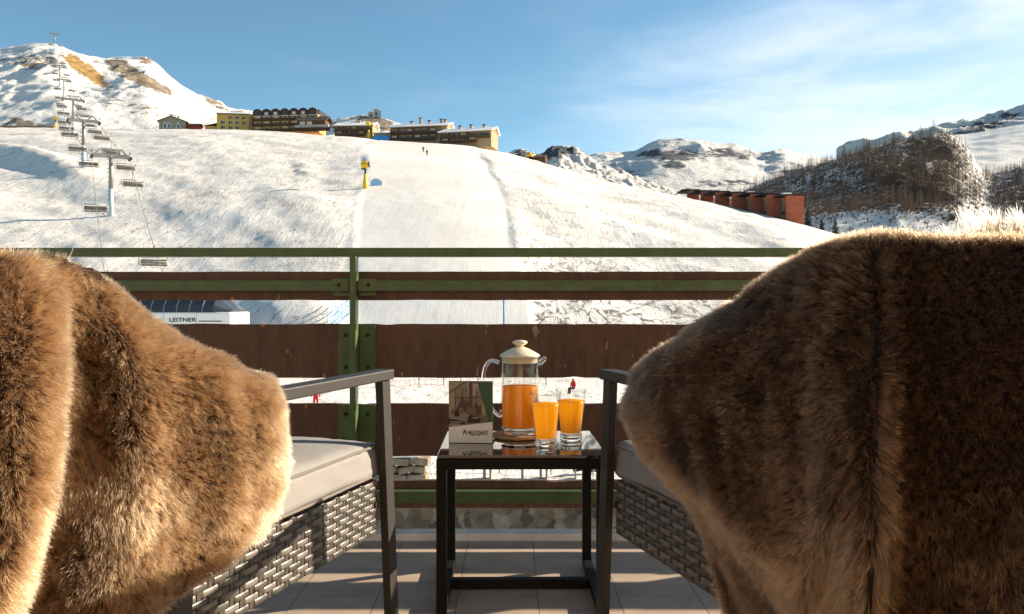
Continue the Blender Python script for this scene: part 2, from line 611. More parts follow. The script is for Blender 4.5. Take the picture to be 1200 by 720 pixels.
H_east = Hill([(980, 190), (1040, 166), (1088, 153), (1112, 150), (1135, 145), (1158, 135), (1180, 131), (1200, 127), (1260, 112), (1400, 95), (1600, 90), (2000, 120)],
              2200, 3600, 4400, 200, 0.8, 4.0, 0.03, 420, 43, 980, 2000, 0.9, 0.5)
U, Y, Z, V, py, dz, a, b = H_east.grid(260, 100)
rock = 0.2 + 0.35 * blob(U, py, 1150, 148, 60, 8, -0.3) + 0.5 * blob(U, py, 1182, 136, 6, 3)
o = grid_mesh('east_mountain', V, a, b, M_far, True, {'rock': rock, 'grass': 0 * rock})
tag(o, kind='structure')

H_alp = Hill([(1000, 200), (1060, 172), (1090, 160), (1110, 158), (1140, 157), (1165, 152), (1200, 146), (1260, 138), (1400, 130), (1700, 140), (2000, 170)],
             800, 1500, 1900, 262, 0.85, 6.0, 0.012, 240, 53, 1000, 2000, 0.3, 0.5)
U, Y, Z, V, py, dz, a, b = H_alp.grid(200, 90)
o = grid_mesh('open_alp', V, a, b, M_near, True, {'rock': 0 * Z + 0.05, 'grass': 0 * Z})
tag(o, kind='structure')

H_wood = Hill([(760, 262), (830, 246), (868, 224), (900, 210), (940, 196), (990, 181), (1020, 169), (1048, 164), (1075, 161), (1098, 157), (1118, 160), (1134, 172), (1146, 196), (1160, 208),
               (1180, 203), (1200, 196), (1260, 180), (1400, 175), (1700, 190), (2000, 220)],
              330, 680, 860, 300, 0.80, 5.0, 0.030, 85, 63, 740, 2000, 0.7, 0.7)
U, Y, Z, V, py, dz, a, b = H_wood.grid(420, 190)
wood_dens = lambda u, py: np.clip(1.0 * blob(u, py, 945, 208, 95, 26, -0.30) + blob(u, py, 1065, 178, 55, 26) + 0.9 * blob(u, py, 1020, 215, 70, 28) + 0.75 * blob(u, py, 930, 240, 60, 22)
                                  + 0.8 * blob(u, py, 1090, 200, 30, 36) + 1.0 * blob(u, py, 1185, 225, 40, 32) + 0.45 * blob(u, py, 1122, 215, 24, 40) + 0.7 * blob(u, py, 1070, 235, 45, 20) + 0.7 * blob(u, py, 985, 238, 75, 16), 0, 1)
rock = 0.18 * wood_dens(U, py) + 0.30 * blob(U, py, 1095, 175, 34, 12, 0.2) + 0.25 * blob(U, py, 1060, 215, 55, 26, 0.5) + 0.12 * np.clip(dz - 0.4, 0, 1) + 0.24 + 0.22 * blob(U, py, 1118, 215, 30, 45) - 0.2 * blob(U, py, 1010, 255, 60, 9)
o = grid_mesh('wooded_hill', V, a, b, M_hill, True, {'rock': rock, 'grass': 0 * rock})
tag(o, kind='structure')


def hit(hfun, px, py, y0, y1, n=1600):
    """Where the line of sight of a photo point meets the ground."""
    Y = np.linspace(y0, y1, n)
    d = (HC + (HY - py) / F * Y) - hfun(np.full(n, float(px)), Y)
    k = np.nonzero(d <= 0)[0]
    y = Y[k[0]] if len(k) else y1
    return Vector(((px - CX) * y / F, y, float(hfun(np.array([float(px)]), np.array([y]))[0])))


def gz(hfun, x, y):
    return float(hfun(np.array([CX + x / y * F]), np.array([y]))[0])


def on_slope(px, py):
    return hit(slope_h, px, py, 36, 440)
# ------------------------------------------------------------------ far materials
M_stonewall = mat('chalet_stone', (0.36, 0.29, 0.21), 0.9, 0.2, var=0.45, scale=1.6, bump=0.6, bscale=2.0)
M_yellow = mat('yellow_render', (0.70, 0.43, 0.11), 0.85, 0.2, var=0.07, scale=0.5)
M_orange = mat('orange_render', (0.66, 0.34, 0.09), 0.85, 0.2, var=0.1, scale=0.5)
M_cream = mat('cream_render', (0.36, 0.25, 0.145), 0.85, 0.2, var=0.08, scale=0.6)
M_dwood = mat('dark_timber', (0.10, 0.055, 0.03), 0.8, 0.2, var=0.35, scale=2.0)
M_mwood = mat('weathered_timber', (0.30, 0.17, 0.085), 0.8, 0.2, var=0.3, scale=2.0)
M_roofsnow = mat('roof_snow', (0.84, 0.82, 0.80), 0.7, 0.2, var=0.04, scale=0.8, bump=0.3, bscale=1.0)
M_roofdark = mat('dark_roof', (0.035, 0.033, 0.034), 0.75, 0.2, var=0.3, scale=0.8)
M_rooftile = mat('stone_slate_roof', (0.17, 0.12, 0.085), 0.8, 0.2, var=0.3, scale=1.2)
M_brick = mat('red_brick_render', (0.35, 0.10, 0.055), 0.85, 0.2, var=0.13, scale=0.7)
M_brickd = mat('dark_red_panel', (0.20, 0.075, 0.045), 0.85, 0.2, var=0.2, scale=0.6)
M_concrete = mat('grey_concrete', (0.33, 0.30, 0.27), 0.9, 0.2, var=0.2, scale=0.6)
M_pane = mat('window_glass', (0.03, 0.035, 0.045), 0.08, 0.6, var=0.2, scale=0.4)
M_wframe = mat('white_window_frame', (0.72, 0.68, 0.62), 0.6, 0.3, var=0.05)
M_curt = mat('pale_curtain', (0.62, 0.55, 0.47), 0.8, 0.2, var=0.2, scale=1.0)
M_redwood = mat('red_shed_boards', (0.33, 0.055, 0.03), 0.8, 0.2, var=0.2, scale=1.5)
M_galv = mat('galvanised_steel', (0.30, 0.28, 0.255), 0.5, 0.4, metal=0.35, var=0.2, scale=1.0)
M_mastblue = mat('pale_blue_mast_paint', (0.42, 0.52, 0.56), 0.5, 0.4, var=0.12, scale=0.8)
M_chairdark = mat('chairlift_seat_padding', (0.15, 0.13, 0.115), 0.7, 0.3, var=0.2, scale=2.0)
M_chairgrey = mat('chairlift_frame_paint', (0.46, 0.42, 0.37), 0.5, 0.4, var=0.1, scale=2.0)
M_yelmetal = mat('yellow_machine_paint', (0.82, 0.47, 0.02), 0.5, 0.4, var=0.08, scale=1.0)
M_blackrub = mat('black_rubber', (0.02, 0.02, 0.02), 0.7, 0.3)
M_bluemat = mat('blue_crash_mat', (0.05, 0.25, 0.60), 0.6, 0.3, var=0.1, scale=1.0)
M_hoodwhite = mat('white_hood_panel', (0.80, 0.78, 0.74), 0.4, 0.4, var=0.03, scale=0.8)
M_hoodglass = mat('smoked_hood_glazing', (0.045, 0.05, 0.06), 0.12, 0.6, var=0.3, scale=0.5)
M_hoodw = mat('pale_balcony_panel', (0.50, 0.42, 0.34), 0.7, 0.3, var=0.1, scale=1)
M_navy = mat('navy_lettering', (0.02, 0.025, 0.05), 0.6, 0.3)
M_bark = mat('larch_bark', (0.16, 0.11, 0.075), 0.9, 0.1, var=0.25, scale=1.0)
M_twig = mat('larch_twigs', (0.15, 0.098, 0.067), 0.9, 0.1, var=0.35, scale=0.35)
M_needle = mat('conifer_needles', (0.045, 0.058, 0.028), 0.8, 0.2, var=0.4, scale=0.8)


def window_mesh(mb, x, z, w, h, y=0.0, curtain=False, fr=0.12):
    """Frame and pane on a wall facing -y at depth y (pane 3 cm in front of the wall, frame prouder)."""
    mb.box((x, y - 0.02, z), (w - fr, 0.06, h - fr), M_curt if curtain else M_pane)
    for sx in (-1, 1):
        mb.box((x + sx * (w - fr) / 2, y - 0.05, z), (fr, 0.13, h), M_wframe)
    for sz in (-1, 1):
        mb.box((x, y - 0.048, z + sz * (h - fr) / 2), (w - 2 * fr, 0.126, fr), M_wframe)
    mb.box((x, y - 0.046, z), (fr * 0.6, 0.11, h - 2 * fr), M_wframe)


def px2m(D):
    return D / F


def skyline(px):
    Y = np.linspace(150, 440, 400)
    return float((HY - (slope_h(np.full(400, float(px)), Y) - HC) / Y * F).min())


def base_at(px, D, sink=1.2):
    x = (px - CX) * D / F
    return Vector((x, D, HC + (HY - skyline(px)) / F * D - sink))


def gable(mb, x0, x1, y0, y1, z0, zr, m, along='y', ov=0.5, th=0.28, snow=None):
    """Pitched roof; ridge runs along the named axis. Two thick slabs, optionally snow on top."""
    for s in (-1, 1):
        if along == 'y':
            xm, xe = (x0 + x1) / 2, (x1 + ov if s > 0 else x0 - ov)
            zz = z0 - (zr - z0) * ov / max(0.1, abs(x1 - x0) / 2)
            q = [Vector((xm, y0 - ov, zr)), Vector((xm, y1 + ov, zr)), Vector((xe, y1 + ov, zz)), Vector((xe, y0 - ov, zz))]
        else:
            ym, ye = (y0 + y1) / 2, (y1 + ov if s > 0 else y0 - ov)
            zz = z0 - (zr - z0) * ov / max(0.1, abs(y1 - y0) / 2)
            q = [Vector((x0 - ov, ym, zr)), Vector((x1 + ov, ym, zr)), Vector((x1 + ov, ye, zz)), Vector((x0 - ov, ye, zz))]
        up = Vector((0, 0, th))
        for k, (mm, lift, inset) in enumerate([(m, 0.0, 0.0)] + ([(snow, th + 0.002, 0.12)] if snow else [])):
            c = sum(q, Vector()) / 4
            qq = [p + (c - p) * inset * 0.25 + Vector((0, 0, lift)) for p in q]
            mb.add(qq + [p + up for p in qq], [(0, 1, 2, 3), (4, 5, 6, 7), (0, 1, 5, 4), (1, 2, 6, 5), (2, 3, 7, 6), (3, 0, 4, 7)], mm)


# ------------------------------------------------------------------ stone chalet
D = 425.0
k = px2m(D)
b0 = base_at(202, D, 1.0)
t = thing('stone_chalet', 'small stone chalet with pale arched window surrounds, alone at far left of the hilltop row', 'chalet', b0, math.radians(8))
w, dp, h = 30 * k, 9.0, 9.0 * k + 1.0
mb = MB()
mb.box((0, dp / 2, h / 2), (w, dp, h), M_stonewall)
mb.prism([(-w / 2, h), (w / 2, h), (-0.05 * w, h + 2.4)], (0, 0.01, 0), (1, 0, 0), (0, 0, 1), (0, 1, 0), dp - 0.02, M_stonewall)
mb.build('wall', t)
mb = MB()
ov = 0.9
for s in (-1, 1):
    a0, a1 = Vector((-0.05 * w, -ov, h + 2.5)), Vector((s * (w / 2 + ov), -ov, h - 0.3))
    mb.add([a0, a1, a1 + Vector((0, dp + 2 * ov, 0)), a0 + Vector((0, dp + 2 * ov, 0))] + [p + Vector((0, 0, 0.3)) for p in (a0, a1, a1 + Vector((0, dp + 2 * ov, 0)), a0 + Vector((0, dp + 2 * ov, 0)))],
           [(0, 1, 2, 3), (4, 5, 6, 7), (0, 1, 5, 4), (1, 2, 6, 5), (2, 3, 7, 6), (3, 0, 4, 7)], M_rooftile)
rf = mb.build('roof', t)
MB().box((2.2, 3, h + 2.6), (0.7, 0.7, 1.8), M_stonewall).build('chimney', rf)
for x in (-3.6, -1.6, 2.9):
    mb = MB()
    mb.box((x, -0.03, 2.6), (0.9, 0.14, 1.7), M_pane)
    mb.prism([(-0.85, -1.1), (-0.85, 0.7), (-0.5, 1.35), (0, 1.6), (0.5, 1.35), (0.85, 0.7), (0.85, -1.1), (0.45, -1.1), (0.45, 0.6), (0, 0.95), (-0.45, 0.6), (-0.45, -1.1)],
             (x, -0.12, 2.7), (1, 0, 0), (0, 0, 1), (0, 1, 0), 0.1, M_wframe)
    mb.build('window', t)
mb = MB()
mb.box((w / 2 + 3.4, 4, 1.7), (6.6, 6, 3.4), M_redwood)
gable(mb, w / 2 + 0.3, w / 2 + 6.8, 1, 7, 3.42, 4.6, M_rooftile, 'x', 0.4)
mb.build('annex', t)

# ------------------------------------------------------------------ yellow house
D = 425.0
k = px2m(D)
b0 = base_at(254, D, 1.0)
t = thing('yellow_house', 'yellow rendered three storey house with snowy roof on the hilltop, left of the brown hotel', 'house', b0, math.radians(9))
w, dp, h = 37 * k, 11.0, 18.5 * k + 1.0
mb = MB()
mb.box((w / 2, dp / 2, h / 2), (w, dp, h), M_yellow)
mb.build('wall', t)
mb = MB()
gable(mb, 0, w, 0, dp, h + 0.02, h + 1.5, M_dwood, 'x', 1.1, 0.25, M_roofsnow)
rf = mb.build('roof', t)
MB().box((6.5, 6, h + 1.9), (0.8, 0.8, 1.8), M_concrete).build('chimney', rf)
for x in (3.4, 7.2, 10.5, 13.7):
    for z in (2.0, 4.6, 7.2):
        if (x, z) in ((3.4, 7.2), (13.7, 2.0)):
            continue
        mb = MB()
        window_mesh(mb, x, z, 1.3, 1.5, 0)
        mb.box((x - 1.0, -0.06, z), (0.6, 0.1, 1.6), M_dwood)
        mb.build('window', t)
mb = MB()
mb.box((-3.1, 5.5, 1.5), (6.0, 7, 3.0), M_orange)
mb.add([(-6.6, 1.6, 2.75), (-0.02, 1.6, 4.3), (-0.02, 9.4, 4.3), (-6.6, 9.4, 2.75), (-6.6, 1.6, 3.05), (-0.02, 1.6, 4.6), (-0.02, 9.4, 4.6), (-6.6, 9.4, 3.05)],
       [(0, 1, 2, 3), (4, 5, 6, 7), (0, 1, 5, 4), (1, 2, 6, 5), (2, 3, 7, 6), (3, 0, 4, 7)], M_dwood)
mb.build('annex', t)

# ------------------------------------------------------------------ brown hotel with arched dormers
D = 420.0
k = px2m(D)
b0 = base_at(297, D, 1.4)
t = thing('timber_hotel', 'long dark brown hilltop hotel with a row of arched roof dormers', 'hotel', b0, math.radians(-7))
w, dp, h = 78 * k, 12.0, 15.5 * k + 1.4
mb = MB()
mb.box((w / 2, dp / 2, h / 2), (w, dp, h), M_orange)
mb.box((-1.2, 3, h * 0.55), (2.6, 6, h * 1.1), M_mwood)
mb.build('wall', t)
rf = MB()
rf.box((w / 2, 1.0 + dp / 2, h + 1.6), (w + 0.6, dp - 1.0, 3.1), M_roofdark)
rf.box((w / 2, 0.4, h + 0.12), (w + 1.0, 2.6, 0.2), M_roofsnow)
rf = rf.build('roof', t)
n = 7
for i in range(n):
    x = (i + 0.5) * w / n
    r = w / n / 2 - 0.15
    mb = MB()
    arc = [(r * math.cos(q), 1.2 + 2.0 * math.sin(q)) for q in np.linspace(0, PI, 11)]
    mb.prism([(-r, 0)] + [(-a, bb) for a, bb in arc] + [(r, 0)], (x, -0.9, h + 0.24), (1, 0, 0), (0, 0, 1), (0, 1, 0), 3.0, M_dwood)
    mb.prism([(a * 1.08, bb * 1.08) for a, bb in arc] + [(-a * 0.92, bb * 0.95) for a, bb in arc], (x, -1.1, h + 0.3), (1, 0, 0), (0, 0, 1), (0, 1, 0), 3.4, M_roofdark)
    mb.box((x, -0.98, h + 1.25), (1.7, 0.14, 1.4), M_curt if i % 3 else M_pane)
    mb.build('dormer', rf)
for x in (4, 15, 24):
    MB().box((x, 8, h + 3.9), (0.9, 0.9, 1.5), M_dwood).build('chimney', rf)
for lv, z in enumerate((0.1, 2.75, 5.4)):
    mb = MB()
    mb.box((w / 2, -0.75, z + 0.55), (w, 1.5, 0.16), M_dwood)
    mb.box((w / 2, -1.42, z + 1.1), (w, 0.1, 0.85), M_dwood)
    for i in range(n + 1):
        mb.box((i * w / n, -0.8, z + 1.6), (0.28, 1.2, 2.2), M_dwood if lv else M_mwood)
    mb.build('balcony', t)
    for i in range(n):
        mb = MB()
        window_mesh(mb, (i + 0.5) * w / n, z + 1.75, 2.1, 1.9, 0, (i * 7 + lv * 3) % 5 < 2)
        mb.build('window', t)
wx0 = 56 * k
mb = MB()
mb.box((wx0 + 9, -4, 2.0), (14, 7, 4.0), M_dwood)
gable(mb, wx0 + 1.5, wx0 + 16.5, -7.6, -0.4, 4.02, 6.2, M_rooftile, 'x', 0.7)
for x in (4.5, 8.0):
    mb.box((wx0 + x, -7.53, 2.3), (2.6, 0.12, 2.0), M_curt)
mb.box((wx0 + 9.5, -8.3, 0.9), (17, 1.2, 1.2), M_concrete)
mb.build('pavilion', t)


# ------------------------------------------------------------------ three low chalets with snowy roofs
def row_chalet(px0, px1, hpx, D, rz, nwin, label, chim, gable_px, rows=2):
    k = px2m(D)
    b = base_at(px0, D, 2.2)
    t = thing('apartment_chalet', label, 'chalet', b, rz, 'snow-roofed apartment chalets along the hilltop')
    w, dp, h = (px1 - px0) * k / math.cos(rz), 12.0, hpx * k + 2.2
    g = gable_px * k
    mb = MB()
    mb.box(((w - g) / 2, dp / 2, h / 2), (w - g, dp, h), M_mwood)
    mb.box((w - g / 2, dp / 2 - 0.004, h / 2 - 0.002), (g, dp, h), M_cream)
    mb.prism([(0, h), (dp, h), (dp * 0.72, h + 2.6), (dp * 0.62, h + 2.6)], (w - 0.02, 0.0, 0), (0, 1, 0), (0, 0, 1), (-1, 0, 0), w - 0.04, M_mwood)
    mb.build('wall', t)
    mb = MB()
    q = [Vector((-0.9, -1.7, h - 0.45)), Vector((w + 0.9, -1.7, h - 0.45)), Vector((w + 0.9, dp * 0.68, h + 2.75)), Vector((-0.9, dp * 0.68, h + 2.75))]
    for mm, lift, th in ((M_mwood, 0.0, 0.25), (M_roofsnow, 0.252, 0.42)):
        a = [p + Vector((0, 0, lift)) for p in q]
        mb.add(a + [p + Vector((0, 0, th)) for p in a], [(0, 1, 2, 3), (4, 5, 6, 7), (0, 1, 5, 4), (1, 2, 6, 5), (2, 3, 7, 6), (3, 0, 4, 7)], mm)
    q = [Vector((-0.9, dp * 0.681, h + 2.75)), Vector((w + 0.9, dp * 0.681, h + 2.75)), Vector((w + 0.9, dp + 1, h - 0.2)), Vector((-0.9, dp + 1, h - 0.2))]
    mb.add(q + [p + Vector((0, 0, 0.5)) for p in q], [(0, 1, 2, 3), (4, 5, 6, 7), (0, 1, 5, 4), (1, 2, 6, 5), (2, 3, 7, 6), (3, 0, 4, 7)], M_roofsnow)
    rf = mb.build('roof', t)
    for f, hh in chim:
        mb = MB()
        mb.box((w * f, dp * 0.6, h + 2.6 + hh / 2), (1.1, 1.1, hh + 1.0), M_cream)
        mb.box((w * f, dp * 0.6, h + 3.3 + hh), (1.5, 1.5, 0.3), M_roofdark)
        mb.build('chimney', rf)
    fw = w - g
    for lv in range(rows):
        z = 2.3 + lv * (h - 2.6) / rows
        mb = MB()
        mb.box((fw / 2, -0.8, z - 0.1), (fw, 1.6, 0.18), M_dwood)
        mb.box((fw / 2, -1.52, z + 0.5), (fw, 0.1, 0.95), M_dwood)
        for i in range(nwin + 1):
            mb.box((0.15 + i * (fw - 0.3) / nwin, -0.8, z + 1.2), (0.3, 1.3, 2.4), M_dwood if i % 2 else M_mwood)
        mb.build('balcony', t)
        for i in range(nwin):
            mb = MB()
            window_mesh(mb, (i + 0.5) * fw / nwin, z + 1.15, fw / nwin * 0.62, 1.9, 0, (i + lv) % 3 == 0)
            mb.build('window', t)
    if g > 1:
        mb = MB()
        mb.box((w - g / 2, -1.1, h * 0.55), (g, 2.0, 0.2), M_dwood)
        mb.box((w - g / 2, -2.05, h * 0.55 + 0.5), (g, 0.1, 0.9), M_dwood)
        mb.box((w - g / 2, -0.05, h * 0.55 + 1.2), (g * 0.7, 0.14, 2.0), M_pane)
        mb.build('balcony', t)
    return t


row_chalet(393, 437, 11.5, 412, math.radians(-3), 4, 'leftmost low cream chalet under snowy roof, beside the blue mat and hotel', [(0.55, 1.4)], 9)
row_chalet(458, 525, 15.5, 402, math.radians(-9), 6, 'middle apartment chalet with tall chimney on its snowy roof', [(0.30, 0.8), (0.46, 2.4), (0.62, 1.0), (0.83, 1.5), (0.9, 1.2)], 13)
row_chalet(516, 576, 12.5, 386, math.radians(-14), 4, 'rightmost apartment chalet, set lower on the shoulder with dark gable balconies', [(0.30, 1.0), (0.52, 1.2), (0.78, 1.0)], 17)
b0 = base_at(438, 408, 1.5)
t = thing('connecting_lodge', 'low flat snow-roofed lodge joining the leftmost and middle chalets', 'lodge', b0, math.radians(-6))
MB().box((5, 3, 2.2), (10, 6, 4.4), M_cream).build('wall', t)
MB().box((5, 2.6, 4.62), (11, 7.4, 0.4), M_roofsnow).build('roof', t)
for x in (2.5, 5.2, 8.0):
    mb = MB()
    window_mesh(mb, x, 2.6, 1.9, 1.6, 0)
    mb.build('window', t)

# lift building on the middle hill
p = hit(H_mid.h, 436, 139.5, 500, 640)
t = thing('hilltop_station', 'grey concrete lift station block standing on the snowy hill behind the chalets', 'building', p + Vector((0, 4, -2)), math.radians(10))
mb = MB()
for x, z, sx, sz in ((-1.5, 3.2, 3.6, 8.0), (2.2, 4.4, 3.2, 10.4), (4.8, 3.8, 1.4, 9.2), (-7, 2.0, 7, 4.6), (-13.5, 1.4, 5, 3.0)):
    mb.box((x, 0, z), (sx, 5, sz), M_concrete)
mb.build('wall', t)
for x, z in ((-1.5, 4.5), (2.2, 6.0), (2.2, 3.0), (-6, 3.0), (-8.4, 3.0)):
    MB().box((x, -2.52, z), (1.6, 0.12, 1.6), M_pane).build('window', t)
mb = MB()
mb.box((2.2, 0, 9.75), (3.9, 5.6, 0.3), M_roofsnow)
mb.build('roof', t)
MB().box((-7, 0, 4.45), (7.6, 5.6, 0.3), M_roofsnow).build('roof', t)
MB().tube([(4.6, 0, 8.4), (4.6, 0, 12)], 0.12, M_galv).build('antenna', t)

# cliff top hut wall on the left mountain's shoulder
p = hit(H_left.h, 150, 69.0, 600, 960)
t = thing('mountain_hut', 'long low snow-covered hut on the left mountain shoulder', 'hut', p + Vector((0, 6, -1.2)), math.radians(-4))
MB().box((0, 4, 1.6), (30, 8, 3.4), M_stonewall).build('wall', t)
MB().box((0, 3.8, 3.7), (32, 9.4, 0.8), M_roofsnow).build('roof', t)

# ------------------------------------------------------------------ red brick apartment block, wide piers stepping back
A = Vector((942 - CX, F, 0)) * (252 / F)
zb = 15.0
t = thing('brick_apartment_block', 'long red brick apartment block with wide stepped piers and dark flat roof', 'apartment block', (A.x, A.y, zb), 0)
piers = [(942, 921.5, 252, 229.5), (915.5, 899, 258, 228.5), (894, 879.5, 265, 227.5), (874.5, 859, 273, 226.5), (854.5, 839, 282, 225.5), (836, 822, 292, 224.5), (819, 806, 303, 223.5)]
roofm = []
for i, (p1, p0, Dp, pt) in enumerate(piers):
    x1, x0 = (p1 - CX) * Dp / F - A.x, (p0 - CX) * Dp / F - A.x
    y = Dp - A.y
    top = HC + (HY - pt) / F * Dp - zb
    mb = MB()
    mb.box(((x0 + x1) / 2, y + 0.8, top / 2), (x1 - x0, 1.6, top), M_brick)
    for z in np.arange(top - 2.8, 2, -2.8):
        mb.box(((x0 + x1) / 2, y - 0.01, float(z)), (x1 - x0 - 0.04, 0.05, 0.10), M_brickd)
    mb.build('pier_wall', t)
    xb = (p0 - CX) * (Dp + 9.0) / F - A.x
    MB().box(((xb + x1) / 2, y + 5.3, top / 2 - 0.1), (x1 - xb - 0.04, 7.4, top - 0.2), M_brickd).build('recess_wall', t)
    if i + 1 < len(piers):
        n1, _, Dn, _ = piers[i + 1]
        Dw = Dn + 0.6
        xa, xc = (n1 - CX) * Dw / F - A.x, (p0 - CX) * Dw / F - A.x
        yw = Dw - A.y
        wd = xc - xa
        MB().box(((xa + xc) / 2 + 0.3, yw + 1.0, top / 2 - 0.25), (wd + 0.6, 0.8, top - 0.5), M_wframe).build('recess_wall', t)  # panel coloured white in place of sunlight falling in the gap
        for lv in range(4):
            z = top - 1.9 - lv * 2.8
            mb = MB()
            window_mesh(mb, 0, z, wd * 0.8, 1.9, 0, lv % 2 == 0, 0.16)
            mb.v = [(vx + (xa + xc) / 2, vy + yw + 0.58, vz) for vx, vy, vz in mb.v]
            mb.build('window', t)
            mb = MB()
            mb.box(((xa + xc) / 2, yw + 0.15, z - 1.25), (wd, 0.8, 0.14), M_concrete)
            mb.box(((xa + xc) / 2, yw - 0.2, z - 0.85), (wd, 0.08, 0.7), M_hoodw)
            mb.build('balcony', t)
    roofm.append(((x0 + x1) / 2, y, top, x1 - x0))
mb = MB()
for i, (xm, y, top, wd) in enumerate(roofm):
    mb.box((xm - 0.8, y + 5.4 - 0.011 * i, top + 0.3), (wd + 2.6, 10.2, 0.40 + 0.006 * i), M_roofdark)
    if i % 2 == 0:
        mb.box((xm - wd * 0.5, y + 0.3, top + 0.62), (wd * 0.5, 3.0, 0.22), M_roofsnow)
mb.build('roof', t)

# ------------------------------------------------------------------ snow guns
def snow_gun(p, s, label, rz=0.0, tall=True):
    t = thing('snow_cannon', label, 'snow cannon', p, rz, 'yellow snow cannons')
    t.scale = (s, s, s)
    mb = MB()
    mb.lathe([(0, 0), (0.75, 0), (0.72, 1.9), (0.55, 2.3), (0.42, 4.4), (0, 4.4)], M_yelmetal, n=14)
    mb.build('padded_post', t)
    mb = MB()
    mb.tube([(0, 0, 4.4), (0, 0, 6.0)], 0.3, M_blackrub, 10)
    mb.box((-0.35, 0, 5.9), (1.6, 0.9, 0.25), M_blackrub)
    mb.build('bracket', t)
    mb = MB()
    mb.tube([(-1.2, 0, 6.9), (-0.8, 0, 7.0), (0.2, 0, 7.15), (1.1, 0, 7.3)], [0.8, 1.0, 0.95, 0.85], M_yelmetal, 14)
    mb.tube([(1.1, 0, 7.3), (1.3, 0, 7.33)], [0.9, 0.9], M_blackrub, 14)
    mb.box((-0.2, 0, 8.15), (1.3, 0.7, 0.6), M_yelmetal)
    mb.build('fan_barrel', t)
    return t


p = on_slope(428, 221)
snow_gun(p, 32 * p.y / F / 8.4, 'yellow snow cannon on tall post at the left edge of the groomed piste')
p = base_at(432, 397, 0.2)
snow_gun(p, 1.0, 'yellow snow cannon standing beside the blue mat in front of the chalets', 0.5)
p = base_at(65, 420, 0.3)
snow_gun(p, 0.72, 'small yellow snow cannon by the low brown fence at the far left', 0.3)

# blue mats
M_palemat = mat('pale_blue_mat', (0.25, 0.45, 0.72), 0.7, 0.2, var=0.2, scale=2.0)


def crash_mat(p, w, h, lab, rz, mm=None):
    t = MB()
    n = 10
    top = [(-w / 2 + w * i / n, h * (0.55 + 0.45 * math.sin(PI * (i + 0.5) / (n + 1)))) for i in range(n + 1)]
    t.prism([(-w / 2, 0)] + top + [(w / 2, 0)], (0, 0, 0), (1, 0, 0), (0, 0, 1), (0, 1, 0), 0.5, mm or M_bluemat)
    o = t.build('crash_mat', None)
    o.location, o.rotation_euler = p, (0, 0, rz)
    return tag(o, lab, 'crash mat')


crash_mat(base_at(446, 396, 0.2), 8.0, 2.6, 'bright blue crash mat lying in front of the cream chalets', -0.1)
p = on_slope(441, 218)
crash_mat(p, 2.6, 1.7, 'pale blue crash mat on the piste edge beside the tall yellow snow cannon', 0.3, M_palemat)

# yellow hut on the right shoulder + low fence at far left
p = base_at(621, 369, 0.3)
t = thing('piste_machine', 'yellow snow groomer parked among rocks on the slope shoulder, right of the chalets', 'snow groomer', p, -0.3)
mb = MB()
mb.box((0, 0, 1.5), (2.6, 2.2, 1.5), M_yelmetal, bev=0.2)
mb.box((-0.2, 0, 2.6), (1.7, 2.0, 1.0), M_yelmetal, bev=0.25)
mb.build('cab', t)
MB().box((-0.3, -1.02, 2.65), (1.3, 0.06, 0.6), M_pane).build('window', t)
for s in (-1, 1):
    MB().box((0.2, s * 1.3, 0.55), (4.6, 0.7, 1.0), M_blackrub, bev=0.35).build('track', t)
mb = MB()
mb.prism([(0, 0), (0.4, 0), (0.2, 1.3), (0, 1.3)], (-2.9, -1.8, 0.1), (-1, 0, 0), (0, 0, 1), (0, 1, 0), 3.6, M_blackrub)
mb.build('blade', t)
t = thing('timber_shed', 'dark weathered timber shed behind the yellow snow groomer', 'shed', base_at(633, 369, 0.4), -0.2)
MB().box((0, 1.5, 1.3), (4.6, 3, 2.6), M_dwood).build('wall', t)
mb = MB()
gable(mb, -2.3, 2.3, 0, 3, 2.62, 3.4, M_mwood, 'x', 0.3, 0.15)
mb.build('roof', t)

p = base_at(10, 421, 0.2)
t = thing('terrace_fence', 'long low brown terrace fence at the far left edge of the hilltop', 'fence', p, 0.02)
MB().box((4, 0, 0.9), (38, 0.16, 0.7), M_mwood).build('board', t)
MB().box((2, 2.4, 0.5), (40, 4.5, 0.3), M_dwood).build('deck', t)
for i in range(9):
    MB().box((-14.5 + 4.5 * i, 0.2, 0.7), (0.22, 0.2, 1.9), M_dwood).build('post', t)

# boulders along the right shoulder
M_rock = mat('boulder_rock', (0.19, 0.155, 0.125), 0.9, 0.2, var=0.4, scale=0.7, bump=0.5)
M_rocksn = M_roofsnow
for i in range(46):
    u = 578 + rng.random() ** 1.3 * 120
    Dd = float(SL_D(u)) + rng.uniform(-6, 3)
    x = (u - CX) * Dd / F
    bm = bmesh.new()
    bmesh.ops.create_icosphere(bm, subdivisions=2, radius=1)
    sd = i * 13.1
    for v in bm.verts:
        q = 1 + 0.35 * float(vnoise(v.co.x * 1.3 + sd, v.co.y * 1.3 + v.co.z, 3)) + 0.15 * float(vnoise(v.co.x * 3 + sd, v.co.z * 3, 4))
        v.co *= q
    me = bpy.data.meshes.new('boulder')
    bm.to_mesh(me)
    bm.free()
    me.materials.append(M_rock)
    me.materials.append(M_rocksn)
    for pl in me.polygons:
        pl.material_index = 1 if pl.normal.z > 0.72 else 0
    o = bpy.data.objects.new('boulder', me)
    COL.objects.link(o)
    s = rng.uniform(0.5, 1.5)
    o.location = (x, Dd, gz(slope_h, x, Dd) + 0.2 * s)
    o.scale = (s * 1.3, s, s * 0.8)
    o.rotation_euler = (0, 0, rng.uniform(0, 6))
    tag(o, 'snow-dusted grey boulder on the slope shoulder right of the chalets', 'boulder', 'boulders on the slope shoulder')
